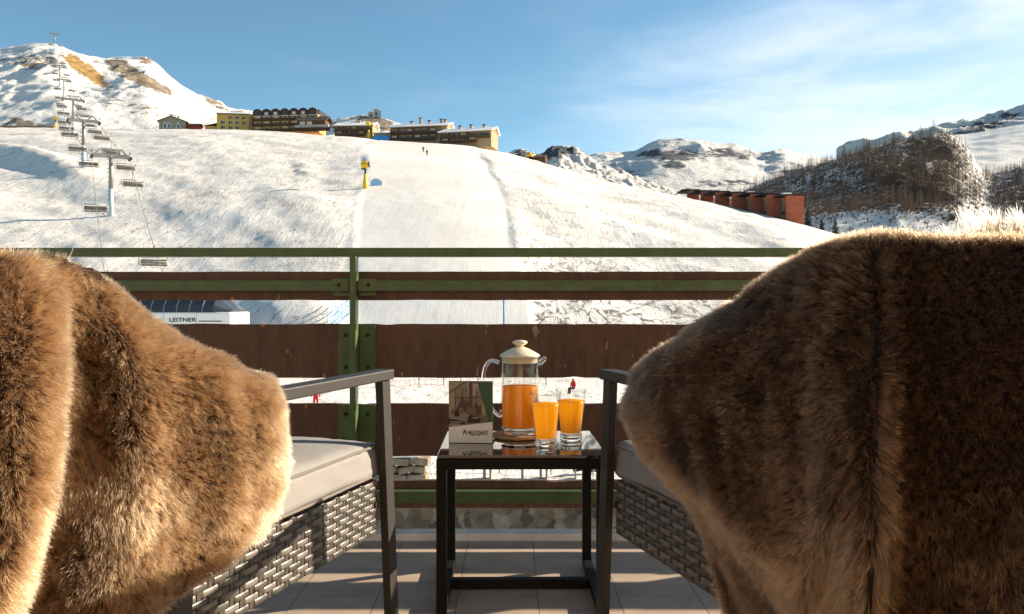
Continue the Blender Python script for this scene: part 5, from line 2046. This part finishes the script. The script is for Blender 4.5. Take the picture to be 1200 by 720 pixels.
def wicker_panel(mb, o, ux, uz, un, Ln, H, pitch=0.030, row=0.0127):
    """Flat strands over and under upright stakes; o = lower corner, un = outward normal."""
    o, ux, uz, un = Vector(o), Vector(ux), Vector(uz), Vector(un)
    nr, ns = int(H / row), int(Ln / pitch)
    for k in range(ns + 1):
        x = (k + 0.5) * Ln / (ns + 1)
        w = 0.0050
        for s0, s1, nrm in ((0.0, H, 1),):
            a = [o + ux * (x - w) + un * 0.0, o + ux * (x + w) + un * 0.0, o + ux * (x + w) + uz * H, o + ux * (x - w) + uz * H]
            bb = [p + un * 0.0016 for p in a]
            mb.add(a + bb, [(0, 1, 2, 3), (4, 5, 6, 7), (0, 1, 5, 4), (1, 2, 6, 5), (2, 3, 7, 6), (3, 0, 4, 7)], M_wickd)
    n = ns * 12
    for r in range(nr):
        z0 = r * H / nr + 0.0006
        z1 = (r + 1) * H / nr - 0.0006
        zm = (z0 + z1) / 2
        vs, fs = [], []
        jt = random.uniform(-0.0006, 0.0006)
        for i in range(n + 1):
            x = Ln * i / n
            kk = x / (Ln / (ns + 1)) - 0.5
            k0 = round(kk)
            d = abs(kk - k0)
            under = (k0 + r) % 2 == 0
            e = min(1.0, max(0.0, (0.34 - d) / 0.16))
            e = e * e * (3 - 2 * e)
            off = 0.0030 - (0.0052 if under else -0.0006) * e
            for zz, dd in ((z0, -0.0012), (z0 + 0.0018, 0.0), (zm, 0.0003), (z1 - 0.0018, 0.0), (z1, -0.0012)):
                vs.append(o + ux * x + uz * (zz + jt) + un * (off + dd))
        for i in range(n):
            for j in range(4):
                fs.append((i * 5 + j, i * 5 + 5 + j, i * 5 + 6 + j, i * 5 + 1 + j))
        mb.add(vs, fs, M_wick if r % 2 else M_wick_shade, True)


CW, SEAT0, SEAT1 = 0.66, 0.27, 0.398     # overall width, wicker apron bottom and top
YF, YB = 0.35, -0.36                      # front leg and back leg


def armchair(loc, rz, label):
    t = thing('wicker_armchair', label, 'armchair', loc, rz, 'wicker armchairs with fur throws')
    h = CW / 2
    for s in (-1, 1):
        xx = s * (h - 0.01)
        mb = MB()
        mb.bar((xx, YF + 0.055, 0.0), (xx, YF, 0.636), 0.020, 0.042, M_frame, (0, 1, 0), bev=0.002)
        mb.build('leg', t)
        mb = MB()
        mb.bar((xx, YB - 0.05, 0.0), (xx, YB, 0.636), 0.020, 0.042, M_frame, (0, 1, 0), bev=0.002)
        mb.build('leg', t)
        mb = MB()
        mb.bar((xx, YF + 0.021, 0.650), (xx, YB - 0.02, 0.650), 0.042, 0.024, M_frame, (0, 0, 1), bev=0.003)
        mb.build('armrest', t)
        xi = s * (h - 0.025)
        for y, nm in ((YF - 0.01, 1), (YB + 0.01, 1)):
            mb = MB()
            mb.box((s * (h - 0.024), y, 0.34), (0.009, 0.014, 0.014), M_frame)
            mb.build('stretcher', t)
        mb = MB()
        wicker_panel(mb, (xi, YB if s > 0 else YF - 0.005, SEAT0), (0, 1 if s > 0 else -1, 0), (0, 0, 1), (s, 0, 0), YF - 0.005 - YB, SEAT1 - SEAT0)
        mb.box((xi - s * 0.012, (YF - 0.005 + YB) / 2, (SEAT0 + SEAT1) / 2), (0.003, YF - YB - 0.04, SEAT1 - SEAT0 - 0.012), M_wickd)
        mb.build('side_panel', t)
    mb = MB()
    wicker_panel(mb, (-(h - 0.025), YF - 0.003, SEAT0), (1, 0, 0), (0, 0, 1), (0, 1, 0), 2 * (h - 0.025), SEAT1 - SEAT0)
    mb.build('front_panel', t)
    mb = MB()
    wicker_panel(mb, (-(h - 0.05), YB, SEAT1 - 0.001), (1, 0, 0), (0, 1, 0), (0, 0, 1), 2 * (h - 0.05), YF - YB - 0.02)
    mb.build('seat_deck', t)
    a = math.radians(20)
    up = (0, -math.sin(a), math.cos(a))
    for nrm, dy in (((0, math.cos(a), math.sin(a)), 0.03), ((0, -math.cos(a), -math.sin(a)), 0.0)):
        mb = MB()
        wicker_panel(mb, (-(h - 0.10), YB + dy + 0.02, SEAT1), (1, 0, 0), up, nrm, 2 * (h - 0.10), 0.36)
        mb.build('backrest', t)
    return t


ROT = math.radians(16.5)
armchair((-0.716, 1.758, 0), -ROT, 'left-hand grey wicker armchair with its armrest showing, lit by the sun')
armchair((0.642, 1.758, 0), ROT, 'right-hand grey wicker armchair, its woven side in shade behind the table')


def cushion(loc, rz, label):
    W, Dp, T, r = CW - 0.054, 0.70, 0.082, 0.022
    bm = bmesh.new()
    bmesh.ops.create_cube(bm, size=2)
    bmesh.ops.subdivide_edges(bm, edges=bm.edges[:], cuts=35, use_grid_fill=True)
    hx, hy, hz = W / 2, Dp / 2, T / 2
    for v in bm.verts:
        p = v.co.copy()
        # spread samples towards the rims, so that the rounding is smooth
        q = [math.copysign(1 - (1 - abs(c)) ** 1.35, c) for c in p]
        c = Vector((q[0] * hx, q[1] * hy, q[2] * hz))
        core = Vector((max(-hx + r, min(hx - r, c.x)), max(-hy + r, min(hy - r, c.y)), max(-hz + r, min(hz - r, c.z))))
        d = c - core
        if d.length > 1e-9:
            c = core + d.normalized() * r
        ex, ey = 1 - (c.x / hx) ** 4, 1 - (c.y / hy) ** 4
        z_ = c.z / hz
        c.z += 0.020 * max(0, ex) * max(0, ey) * (1 if z_ > 0 else -0.1) * abs(z_)
        side = abs(z_) < 0.98
        # puckers along the seam and slack in the sides
        run = c.y if abs(c.x) / hx > abs(c.y) / hy else c.x
        w_ = float(fbm(np.array([run * 34.0]), np.array([c.z * 7 + (c.x > 0) * 5.0]), 3, 3))
        rim = max(0, 1 - abs(c.z - hz * 0.75) / 0.03)
        if d.length > 1e-9:
            c += d.normalized() * (0.0075 * w_ * rim + 0.006 * float(fbm(np.array([run * 7.0]), np.array([c.z * 20]), 8, 2)))
        else:
            c.z += 0.007 * float(fbm(np.array([c.x * 8.0]), np.array([c.y * 8.0]), 12, 4)) * (1 if z_ > 0 else 0)
        v.co = c
    me = bpy.data.meshes.new('seat_cushion')
    bm.to_mesh(me)
    bm.free()
    for pl in me.polygons:
        pl.use_smooth = True
    me.materials.append(M_fabric)
    o = bpy.data.objects.new('seat_cushion', me)
    COL.objects.link(o)
    o.location, o.rotation_euler = loc, (0, 0, rz)
    tag(o, label, 'cushion', 'grey seat cushions')
    for zz in (hz - 0.006, -hz + 0.006):
        pts = []
        for i in range(240):
            a = 2 * PI * i / 240
            ca, sa = math.cos(a), math.sin(a)
            e = 0.12
            x = math.copysign(abs(ca) ** e, ca) * (hx - 0.001)
            y = math.copysign(abs(sa) ** e, sa) * (hy - 0.001)
            wv = 0.0024 * float(fbm(np.array([(x + y) * 40.0]), np.array([zz * 50]), 5, 2))
            pts.append((x * (1 + wv), y * (1 + wv), zz + 1.2 * wv))
        mb = MB()
        mb.tube(pts, 0.0036, M_pipe, 8, closed=True)
        mb.build('piping', o)
    return o


def chair_pt(loc, rz, x, y, z):
    return Vector((loc[0] + x * math.cos(rz) - y * math.sin(rz), loc[1] + x * math.sin(rz) + y * math.cos(rz), z))


cushion(chair_pt((-0.716, 1.758), -ROT, 0, 0.030, SEAT1 + 0.045), -ROT, 'sunlit grey seat cushion with piped edge on the left-hand armchair')
cushion(chair_pt((0.642, 1.758), ROT, 0, 0.030, SEAT1 + 0.045), ROT, 'shaded grey seat cushion on the right-hand armchair, partly under fur')


# ------------------------------------------------------------------ fur throws
def spline_grid(C, nu, nv):
    """C: (a, b, 3) control points; Catmull-Rom in both ways."""
    def interp(A, n):
        a = A.shape[0]
        t = np.linspace(0, a - 1 - 1e-6, n)
        i = np.floor(t).astype(int)
        f = (t - i)[:, None, None]
        g = lambda k: A[np.clip(i + k, 0, a - 1)]
        p0, p1, p2, p3 = g(-1), g(0), g(1), g(2)
        return 0.5 * (2 * p1 + (p2 - p0) * f + (2 * p0 - 5 * p1 + 4 * p2 - p3) * f ** 2 + (3 * p1 - p0 - 3 * p2 + p3) * f ** 3)
    A = interp(C, nu)
    return interp(A.transpose(1, 0, 2), nv).transpose(1, 0, 2)


def normals(G, flip):
    du, dv = np.gradient(G, axis=0), np.gradient(G, axis=1)
    n = np.cross(du, dv)
    n /= np.linalg.norm(n, axis=-1, keepdims=True) + 1e-12
    return -n if flip else n


def fur_mat(name, root, mid, tip, rough=0.5):
    m = bpy.data.materials.new(name)
    m.use_nodes = True
    nt = m.node_tree
    N, L = nt.nodes, nt.links
    N.remove(N['Principled BSDF'])
    hb = N.new('ShaderNodeBsdfHairPrincipled')
    hb.parametrization = 'COLOR'
    hb.inputs['Roughness'].default_value = rough
    hb.inputs['Radial Roughness'].default_value = 0.85
    hb.inputs['Random Roughness'].default_value = 0.2
    hb.inputs['Coat'].default_value = 0.0
    hi = N.new('ShaderNodeHairInfo')
    rp = N.new('ShaderNodeValToRGB')
    e = rp.color_ramp.elements
    e[0].position, e[1].position = 0.05, 0.95
    e[0].color, e[1].color = lin(root), lin(tip)
    x = e.new(0.5)
    x.color = lin(mid)
    L.new(hi.outputs['Intercept'], rp.inputs['Fac'])
    hs = N.new('ShaderNodeHueSaturation')
    mr = N.new('ShaderNodeMapRange')
    mr.inputs['To Min'].default_value, mr.inputs['To Max'].default_value = 0.72, 1.25
    L.new(hi.outputs['Random'], mr.inputs['Value'])
    L.new(mr.outputs[0], hs.inputs['Value'])
    L.new(rp.outputs['Color'], hs.inputs['Color'])
    L.new(hs.outputs['Color'], hb.inputs['Color'])
    L.new(hb.outputs[0], N['Material Output'].inputs['Surface'])
    return m


def throw(name, label, cat, ctrl, inner, flip, n_hair, length, m_skin, m_fur, seed, lump=0.010, inset=0.016, comb_v=0.6, comb_u=0.0, rad=0.00031, clump=0.0065, nudge=None, curl=0.18, group=None, lean=None, lvar=0.2, pull=0.42, swirl=1.0, fold=0.008, upright=()):
    """ctrl: columns of (px, py, distance); inner: per column the way over the top to the hidden inner hem."""
    cols_ = []
    for c, d in zip(ctrl, inner):
        pts = [P(*q) for q in c]
        d = Vector(d)
        r1 = pts[0] + d * 0.085 + Vector((0, 0, -0.012))
        r0 = pts[0] + d * 0.12 + Vector((0, 0, -0.13))
        cols_.append([r0, r1] + pts)
    C = np.array([[tuple(p) for p in c] for c in cols_])
    nu, nv = 210, 170
    G = spline_grid(C, nu, nv)
    Nn = normals(G, flip)
    # arc length coordinates for noise and clumps
    su = np.concatenate([[0], np.cumsum(np.linalg.norm(np.diff(G[:, nv // 2], axis=0), axis=-1))])
    sv = np.concatenate([[0], np.cumsum(np.linalg.norm(np.diff(G[nu // 2], axis=0), axis=-1))])
    SU, SV = np.meshgrid(su, sv, indexing='ij')
    lumpf = fbm(SU / 0.11, SV / 0.13, seed, 3) * lump + fbm(SU / 0.035, SV / 0.05, seed + 7, 2) * lump * 0.3 + fbm(SU / 0.075, SV / 0.45, seed + 13, 2) * fold
    G = G + Nn * (lumpf - inset)[..., None]
    Nn = normals(G, flip)
    # closed body: outer sheet, inner sheet 8 mm behind, joined round the border
    I = G - Nn * 0.008
    V = np.concatenate([G.reshape(-1, 3), I.reshape(-1, 3)])
    idx = np.arange(nu * nv).reshape(nu, nv)
    q1 = np.stack([idx[:-1, :-1], idx[1:, :-1], idx[1:, 1:], idx[:-1, 1:]], -1).reshape(-1, 4)
    q2 = q1[:, ::-1] + nu * nv
    bd = np.concatenate([idx[:, 0], idx[-1, 1:], idx[-2::-1, -1], idx[0, -2:0:-1]])
    b2 = np.roll(bd, -1)
    q3 = np.stack([bd, b2, b2 + nu * nv, bd + nu * nv], -1)
    q = np.concatenate([q1, q2, q3])
    me = bpy.data.meshes.new(name)
    me.vertices.add(len(V))
    me.vertices.foreach_set('co', V.astype(np.float32).ravel())
    me.loops.add(q.size)
    me.loops.foreach_set('vertex_index', q.ravel().astype(np.int32))
    me.polygons.add(len(q))
    me.polygons.foreach_set('loop_start', np.arange(0, q.size, 4, dtype=np.int32))
    me.polygons.foreach_set('use_smooth', np.ones(len(q), bool))
    me.update()
    me.validate()
    me.materials.append(m_skin)
    o = bpy.data.objects.new(name, me)
    COL.objects.link(o)
    tag(o, label, cat, group)
    # ---- strands
    r = np.random.default_rng(seed)
    A = np.linalg.norm(np.cross(G[1:, :-1] - G[:-1, :-1], G[:-1, 1:] - G[:-1, :-1]), axis=-1)
    w = A.copy()
    pr = (w / w.sum()).ravel()
    pick = r.choice(len(pr), n_hair, p=pr)
    iu, iv = np.divmod(pick, nv - 1)
    fu, fv = r.random(n_hair), r.random(n_hair)

    def samp(B, iu, iv, fu, fv):
        fu, fv = fu[:, None], fv[:, None]
        return (B[iu, iv] * (1 - fu) + B[iu + 1, iv] * fu) * (1 - fv) + (B[iu, iv + 1] * (1 - fu) + B[iu + 1, iv + 1] * fu) * fv

    TU = np.gradient(G, axis=0)
    TU /= np.linalg.norm(TU, axis=-1, keepdims=True) + 1e-12
    TV = np.gradient(G, axis=1)
    TV /= np.linalg.norm(TV, axis=-1, keepdims=True) + 1e-12

    def combed(x, y):
        """Which way the pile lies: mostly down the drape, swirled by low noise."""
        a = comb_u + swirl * 0.85 * fbm(x / 0.16, y / 0.16, seed + 31, 3)
        b = comb_v + swirl * 0.75 * fbm(x / 0.15, y / 0.15, seed + 47, 3)
        mg = 0.12 + 1.35 * sstep(-0.35, 0.35, fbm(x / 0.17, y / 0.17, seed + 59, 3))
        return a * mg, b * mg

    root, nrm, tu, tv = (samp(B, iu, iv, fu, fv) for B in (G, Nn, TU, TV))
    x = su[iu] * (1 - fu) + su[iu + 1] * fu
    y = sv[iv] * (1 - fv) + sv[iv + 1] * fv
    # clumps: nearest jittered cell centre
    cx_, cy_ = x / clump, y / clump
    ix, iy = np.floor(cx_), np.floor(cy_)
    best = np.full(n_hair, 9.0)
    bx, by, bid = np.zeros(n_hair), np.zeros(n_hair), np.zeros(n_hair)
    for dx in (-1, 0, 1):
        for dy in (-1, 0, 1):
            gx_, gy_ = ix + dx, iy + dy
            jx, jy = gx_ + _hash(gx_, gy_, seed + 1), gy_ + _hash(gx_, gy_, seed + 2)
            d = np.hypot(cx_ - jx, cy_ - jy)
            kk = d < best
            best = np.where(kk, d, best)
            bx, by, bid = np.where(kk, jx, bx), np.where(kk, jy, by), np.where(kk, _hash(gx_, gy_, seed + 3), bid)
    mx_, my_ = bx * clump - x, by * clump - y          # offset of the clump centre along the surface
    a, b = combed(x, y)
    short = np.ones(n_hair)
    for cu_, cv_, ru_, rv_ in upright:      # patches where the pile stands straight up and shows its dark roots
        k_ = np.exp(-(((iu + fu) / nu - cu_) / ru_) ** 2 - (((iv + fv) / nv - cv_) / rv_) ** 2)
        a, b = a * (1 - 0.9 * k_), b * (1 - 0.9 * k_)
        short = short * (1 - 0.22 * k_)
    ca = (bid - 0.5) * 0.45
    cb = (np.modf(bid * 37.7)[0] - 0.5) * 0.45
    a, b = a + ca + r.normal(0, 0.16, n_hair), b + cb + r.normal(0, 0.16, n_hair)
    ln = length * (1.08 - lvar + lvar * np.modf(bid * 91.3)[0]) * r.uniform(0.66, 1.05, n_hair)
    ln = ln * (0.95 + 0.25 * fbm(x / 0.09, y / 0.09, seed + 77, 3))
    ln = ln * short
    dirv = nrm * 1.0 + tu * a[:, None] + tv * b[:, None]
    if lean is not None:
        dirv = dirv + np.array(lean)[None, :]
    dirv /= np.linalg.norm(dirv, axis=-1, keepdims=True)
    npt = 6
    pos = np.zeros((n_hair, npt, 3))
    grav = np.array([0, 0, -1.0])
    wob = r.normal(0, 1, (n_hair, 3)) * curl
    for j in range(npt):
        t = j / (npt - 1)
        p = root + dirv * (ln * t)[:, None] + (tv * (b * 0.25 * ln)[:, None] + tu * (a * 0.25 * ln)[:, None]) * t * t + grav * (ln * 0.16 * t * t)[:, None]
        p = p + (tu * mx_[:, None] + tv * my_[:, None]) * (pull * t ** 1.2)
        p = p + wob * (ln * 0.5 * t * t)[:, None] * math.sin(2.6 * t)
        pos[:, j] = p
    hc = bpy.data.hair_curves.new('fur')
    hc.add_curves([npt] * n_hair)
    hc.attributes['position'].data.foreach_set('vector', pos.astype(np.float32).ravel())
    ra = hc.attributes.get('radius') or hc.attributes.new('radius', 'FLOAT', 'POINT')
    prof = np.array([1.0, 1.0, 0.92, 0.75, 0.5, 0.12]) * rad
    rr = prof[None, :] * r.uniform(0.7, 1.25, n_hair)[:, None]
    ra.data.foreach_set('value', rr.astype(np.float32).ravel())
    hc.materials.append(m_fur)
    ho = bpy.data.objects.new('fur', hc)
    COL.objects.link(ho)
    ho.parent = o
    return o


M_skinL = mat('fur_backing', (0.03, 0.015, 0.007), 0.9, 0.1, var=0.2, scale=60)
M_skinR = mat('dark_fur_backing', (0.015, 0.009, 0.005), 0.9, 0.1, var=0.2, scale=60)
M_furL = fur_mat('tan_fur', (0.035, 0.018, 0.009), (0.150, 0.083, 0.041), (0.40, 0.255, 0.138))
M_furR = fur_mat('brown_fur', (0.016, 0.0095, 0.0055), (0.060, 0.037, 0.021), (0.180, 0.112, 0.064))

fw = (0.284, 0.959, 0)
lf = (-0.75, 0.66, 0)
mixd = lambda f: tuple(np.array(fw) * (1 - f) + np.array(lf) * f)
L_ctrl = [
    [(-260, 302, 1.05), (-265, 340, 1.00), (-270, 440, .98), (-270, 560, .98), (-275, 680, .98), (-280, 800, 1.0)],
    [(-120, 302, 1.05), (-122, 345, .99), (-125, 440, .96), (-130, 560, .96), (-140, 680, .96), (-160, 800, .98)],
    [(-30, 298, 1.06), (-25, 345, 1.0), (-20, 440, .96), (-30, 560, .95), (-50, 680, .95), (-80, 800, .97)],
    [(18, 294, 1.08), (38, 340, 1.03), (42, 440, .99), (30, 560, .98), (10, 660, .97), (-40, 790, .98)],
    [(52, 295, 1.11), (70, 345, 1.08), (76, 440, 1.055), (62, 560, 1.04), (35, 660, 1.03), (-10, 780, 1.03)],
    [(88, 301, 1.14), (88, 352, 1.125), (84, 440, 1.125), (71, 560, 1.12), (47, 660, 1.11), (12, 780, 1.10)],
    [(122, 320, 1.18), (114, 365, 1.155), (114, 450, 1.16), (108, 560, 1.15), (104, 660, 1.13), (98, 765, 1.11)],
    [(165, 357, 1.26), (160, 400, 1.19), (168, 470, 1.19), (170, 560, 1.185), (165, 650, 1.17), (160, 735, 1.16)],
    [(220, 392, 1.33), (215, 425, 1.26), (225, 490, 1.255), (228, 565, 1.25), (225, 630, 1.245), (222, 690, 1.24)],
    [(275, 420, 1.41), (272, 445, 1.34), (285, 505, 1.325), (288, 565, 1.325), (286, 612, 1.325), (281, 650, 1.32)],
    [(308, 437, 1.47), (318, 458, 1.42), (325, 510, 1.40), (325, 565, 1.40), (321, 594, 1.40), (312, 618, 1.40)],
    [(314, 440, 1.52), (331, 466, 1.50), (336, 515, 1.48), (332, 565, 1.48), (327, 590, 1.48), (318, 606, 1.48)],
    [(296, 440, 1.58), (304, 470, 1.58), (306, 515, 1.57), (304, 565, 1.57), (301, 588, 1.56), (298, 602, 1.56)],
]
L_in = [fw, fw, (0.1, 0.6, 0), (-0.05, 0.5, 0), (-0.1, 0.47, 0), (-0.2, 0.45, 0), (-0.4, 0.45, 0), (-0.65, 0.45, 0), (-0.8, 0.4, 0), (-0.8, 0.5, 0), lf, lf, lf]
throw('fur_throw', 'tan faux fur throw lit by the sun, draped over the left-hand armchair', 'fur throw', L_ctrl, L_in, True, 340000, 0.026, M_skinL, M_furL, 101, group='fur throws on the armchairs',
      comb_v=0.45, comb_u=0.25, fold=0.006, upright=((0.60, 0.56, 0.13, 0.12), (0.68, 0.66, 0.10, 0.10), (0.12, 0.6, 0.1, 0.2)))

rt_ = (0.75, 0.66, 0)
fr_ = (-0.284, 0.959, 0)
mixr = lambda f: tuple(np.array(fr_) * (1 - f) + np.array(rt_) * f)
R_ctrl = [
    [(762, 430, 1.62), (757, 455, 1.62), (759, 497, 1.60), (788, 548, 1.56), (830, 595, 1.56), (856, 678, 1.53), (886, 790, 1.48)],
    [(748, 430, 1.56), (733, 452, 1.53), (733, 495, 1.50), (765, 545, 1.45), (812, 592, 1.50), (838, 675, 1.47), (868, 790, 1.42)],
    [(800, 392, 1.48), (790, 428, 1.41), (798, 485, 1.37), (822, 576, 1.30), (846, 634, 1.39), (870, 705, 1.40), (898, 790, 1.36)],
    [(860, 354, 1.40), (855, 398, 1.31), (865, 490, 1.25), (888, 628, 1.19), (902, 688, 1.28), (918, 745, 1.29), (930, 800, 1.28)],
    [(915, 312, 1.32), (920, 362, 1.22), (930, 470, 1.16), (940, 660, 1.115), (948, 720, 1.18), (955, 775, 1.20), (960, 820, 1.20)],
    [(965, 284, 1.24), (975, 336, 1.15), (982, 440, 1.07), (988, 540, 1.04), (988, 630, 1.06), (986, 720, 1.07), (988, 810, 1.1)],
    [(1012, 277, 1.17), (1022, 331, 1.10), (1028, 440, 1.035), (1028, 540, 1.015), (1025, 640, 1.03), (1022, 730, 1.04), (1014, 820, 1.04)],
    [(1043, 276, 1.155), (1049, 335, 1.097), (1052, 440, 1.046), (1052, 540, 1.034), (1049, 640, 1.042), (1045, 730, 1.05), (1038, 820, 1.06)],
    [(1085, 275, 1.13), (1080, 330, 1.085), (1078, 440, 1.05), (1078, 540, 1.045), (1075, 640, 1.05), (1070, 730, 1.055), (1065, 820, 1.06)],
    [(1180, 279, 1.08), (1185, 335, 1.03), (1185, 440, 1.01), (1185, 540, 1.0), (1185, 640, 1.0), (1185, 730, 1.0), (1185, 820, 1.0)],
    [(1285, 288, 1.05), (1290, 340, 1.0), (1295, 440, .98), (1295, 540, .97), (1295, 640, .97), (1295, 730, .97), (1295, 820, .97)],
    [(1420, 300, 1.05), (1425, 350, 1.0), (1430, 440, .98), (1430, 540, .97), (1430, 640, .97), (1430, 730, .97), (1430, 820, .97)],
]
R_in = [(0.8, 0.5, 0)] * 4 + [(0.75, 0.5, 0), (0.65, 0.5, 0), (0.35, 0.5, 0), (0.15, 0.55, 0), (-0.05, 0.75, 0), fr_, fr_, fr_]
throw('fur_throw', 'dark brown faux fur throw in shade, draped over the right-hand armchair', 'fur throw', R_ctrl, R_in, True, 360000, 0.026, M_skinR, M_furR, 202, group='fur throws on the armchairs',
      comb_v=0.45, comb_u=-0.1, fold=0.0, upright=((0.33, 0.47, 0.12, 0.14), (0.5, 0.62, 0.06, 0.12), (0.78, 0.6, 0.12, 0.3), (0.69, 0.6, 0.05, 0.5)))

# long pale fleece behind the brown throw
M_skinW = mat('fleece_backing', (0.55, 0.45, 0.33), 0.9, 0.1)
M_furW = fur_mat('cream_fleece', (0.10, 0.075, 0.05), (0.19, 0.15, 0.105), (0.28, 0.23, 0.17))
W_ctrl = [[(px, py, y), (px, py + 35, y - 0.02), (px, py + 80, y - 0.03), (px, py + 150, y - 0.03)] for px, py, y in
          ((1126, 290, 1.40), (1154, 279, 1.38), (1188, 272, 1.36), (1230, 274, 1.34), (1290, 284, 1.33))]
throw('fleece_throw', 'cream long-haired fleece standing up in tufts behind the dark brown throw', 'fleece', W_ctrl, [(-0.28, 0.95, 0)] * 5, True, 2600, 0.075, M_skinW, M_furW, 303, lump=0.006, lvar=0.7, pull=0.85, swirl=0.15, fold=0.0, inset=0.01,
      comb_v=-0.9, rad=0.0006, clump=0.034, curl=0.06, lean=(0, 0, 2.6))
# ------------------------------------------------------------------ sun, sky, camera
AZ, EL = math.radians(67), math.radians(20.5)     # sun azimuth from +y towards +x, and height
sd = Vector((math.sin(AZ) * math.cos(EL), math.cos(AZ) * math.cos(EL), math.sin(EL)))
sl = bpy.data.lights.new('sun', 'SUN')
sl.energy = 5.0
sl.angle = math.radians(0.5)
sl.color = (1.0, 0.865, 0.68)
so = bpy.data.objects.new('sun', sl)
COL.objects.link(so)
so.rotation_euler = (-sd).to_track_quat('-Z', 'Y').to_euler()

w = bpy.data.worlds.new('World')
S.world = w
w.use_nodes = True
nt = w.node_tree
N, L = nt.nodes, nt.links
bg = N['Background']
sk = N.new('ShaderNodeTexSky')
sk.sky_type = 'NISHITA'
sk.sun_disc = False
sk.sun_elevation = EL
sk.sun_rotation = AZ
sk.altitude = 2000
sk.air_density = 1.0
sk.dust_density = 0.6
sk.ozone_density = 1.2
bg.inputs['Strength'].default_value = 0.075
# thin cirrus drawn out in long streaks, thicker towards the sun
tc = N.new('ShaderNodeTexCoord')
mp = N.new('ShaderNodeMapping')
mp.inputs['Rotation'].default_value = (0, math.radians(20), 0)
mp.inputs['Scale'].default_value = (1.6, 1.2, 6.5)
L.new(tc.outputs['Generated'], mp.inputs['Vector'])
n1 = N.new('ShaderNodeTexNoise')
n1.inputs['Scale'].default_value = 2.1
n1.inputs['Detail'].default_value = 9
n1.inputs['Roughness'].default_value = 0.56
n1.inputs['Distortion'].default_value = 0.35
L.new(mp.outputs[0], n1.inputs['Vector'])
sp = N.new('ShaderNodeSeparateXYZ')
L.new(tc.outputs['Generated'], sp.inputs[0])


def mth(op, a, b=0.0, clamp=False):
    n = N.new('ShaderNodeMath')
    n.operation = op
    n.use_clamp = clamp
    for i, x in enumerate((a, b)):
        if isinstance(x, (int, float)):
            n.inputs[i].default_value = x
        else:
            L.new(x, n.inputs[i])
    return n.outputs[0]


def rng_(v, a, b, c, d):
    n = N.new('ShaderNodeMapRange')
    n.interpolation_type = 'SMOOTHSTEP'
    for i, x in enumerate((a, b, c, d)):
        n.inputs[i + 1].default_value = x
    L.new(v, n.inputs[0])
    return n.outputs[0]


# the bank of cirrus has a slanting upper-left edge
edge = mth('ADD', sp.outputs['X'], mth('ADD', mth('MULTIPLY', sp.outputs['Z'], -1.35), 0.24))
edge = mth('ADD', edge, mth('MULTIPLY', mth('SUBTRACT', n1.outputs['Fac'], 0.5), 0.30))
bank = rng_(edge, -0.06, 0.34, 0.0, 1.0)
st = rng_(n1.outputs['Fac'], 0.32, 0.72, 0.32, 1.0)
wisp = mth('MULTIPLY', rng_(n1.outputs['Fac'], 0.48, 0.75, 0.0, 1.0), 0.06)
cl = mth('MAXIMUM', mth('MULTIPLY', mth('MULTIPLY', bank, st), 0.82), wisp, True)
mx = N.new('ShaderNodeMix')
mx.data_type = 'RGBA'
L.new(cl, mx.inputs['Factor'])
tn = N.new('ShaderNodeMix')
tn.data_type = 'RGBA'
tn.blend_type = 'MULTIPLY'
tn.inputs['Factor'].default_value = 1.0
tn.inputs[7].default_value = (0.75, 0.97, 0.93, 1)
L.new(sk.outputs['Color'], tn.inputs[6])
L.new(tn.outputs[2], mx.inputs[6])
mx.inputs[7].default_value = (6.2, 6.5, 6.9, 1)
L.new(mx.outputs[2], bg.inputs['Color'])

cam = bpy.data.cameras.new('camera')
cam.sensor_width = 36
cam.lens = F / 1200 * 36
cam.shift_y = -(360 - HY) / 1200
cam.clip_start, cam.clip_end = 0.02, 20000
co = bpy.data.objects.new('camera', cam)
COL.objects.link(co)
co.location = (0, 0, HC)
co.rotation_euler = (PI / 2, 0, 0)
S.camera = co

S.render.engine = 'CYCLES'
S.cycles.use_denoising = True
try:
    S.cycles.denoiser = 'OPENIMAGEDENOISE'
    S.cycles.denoising_input_passes = 'RGB_ALBEDO_NORMAL'
    S.cycles.denoising_prefilter = 'ACCURATE'
except Exception:
    pass
S.cycles.max_bounces = 14
S.cycles.diffuse_bounces = 4
S.cycles.glossy_bounces = 6
S.cycles.transmission_bounces = 12
S.cycles.transparent_max_bounces = 24
S.cycles.sample_clamp_indirect = 8
S.cycles_curves.shape = 'RIBBONS'
S.cycles_curves.subdivisions = 2
S.view_settings.view_transform = 'Standard'
S.view_settings.look = 'None'
S.view_settings.exposure = 1.3
S.view_settings.gamma = 1.0
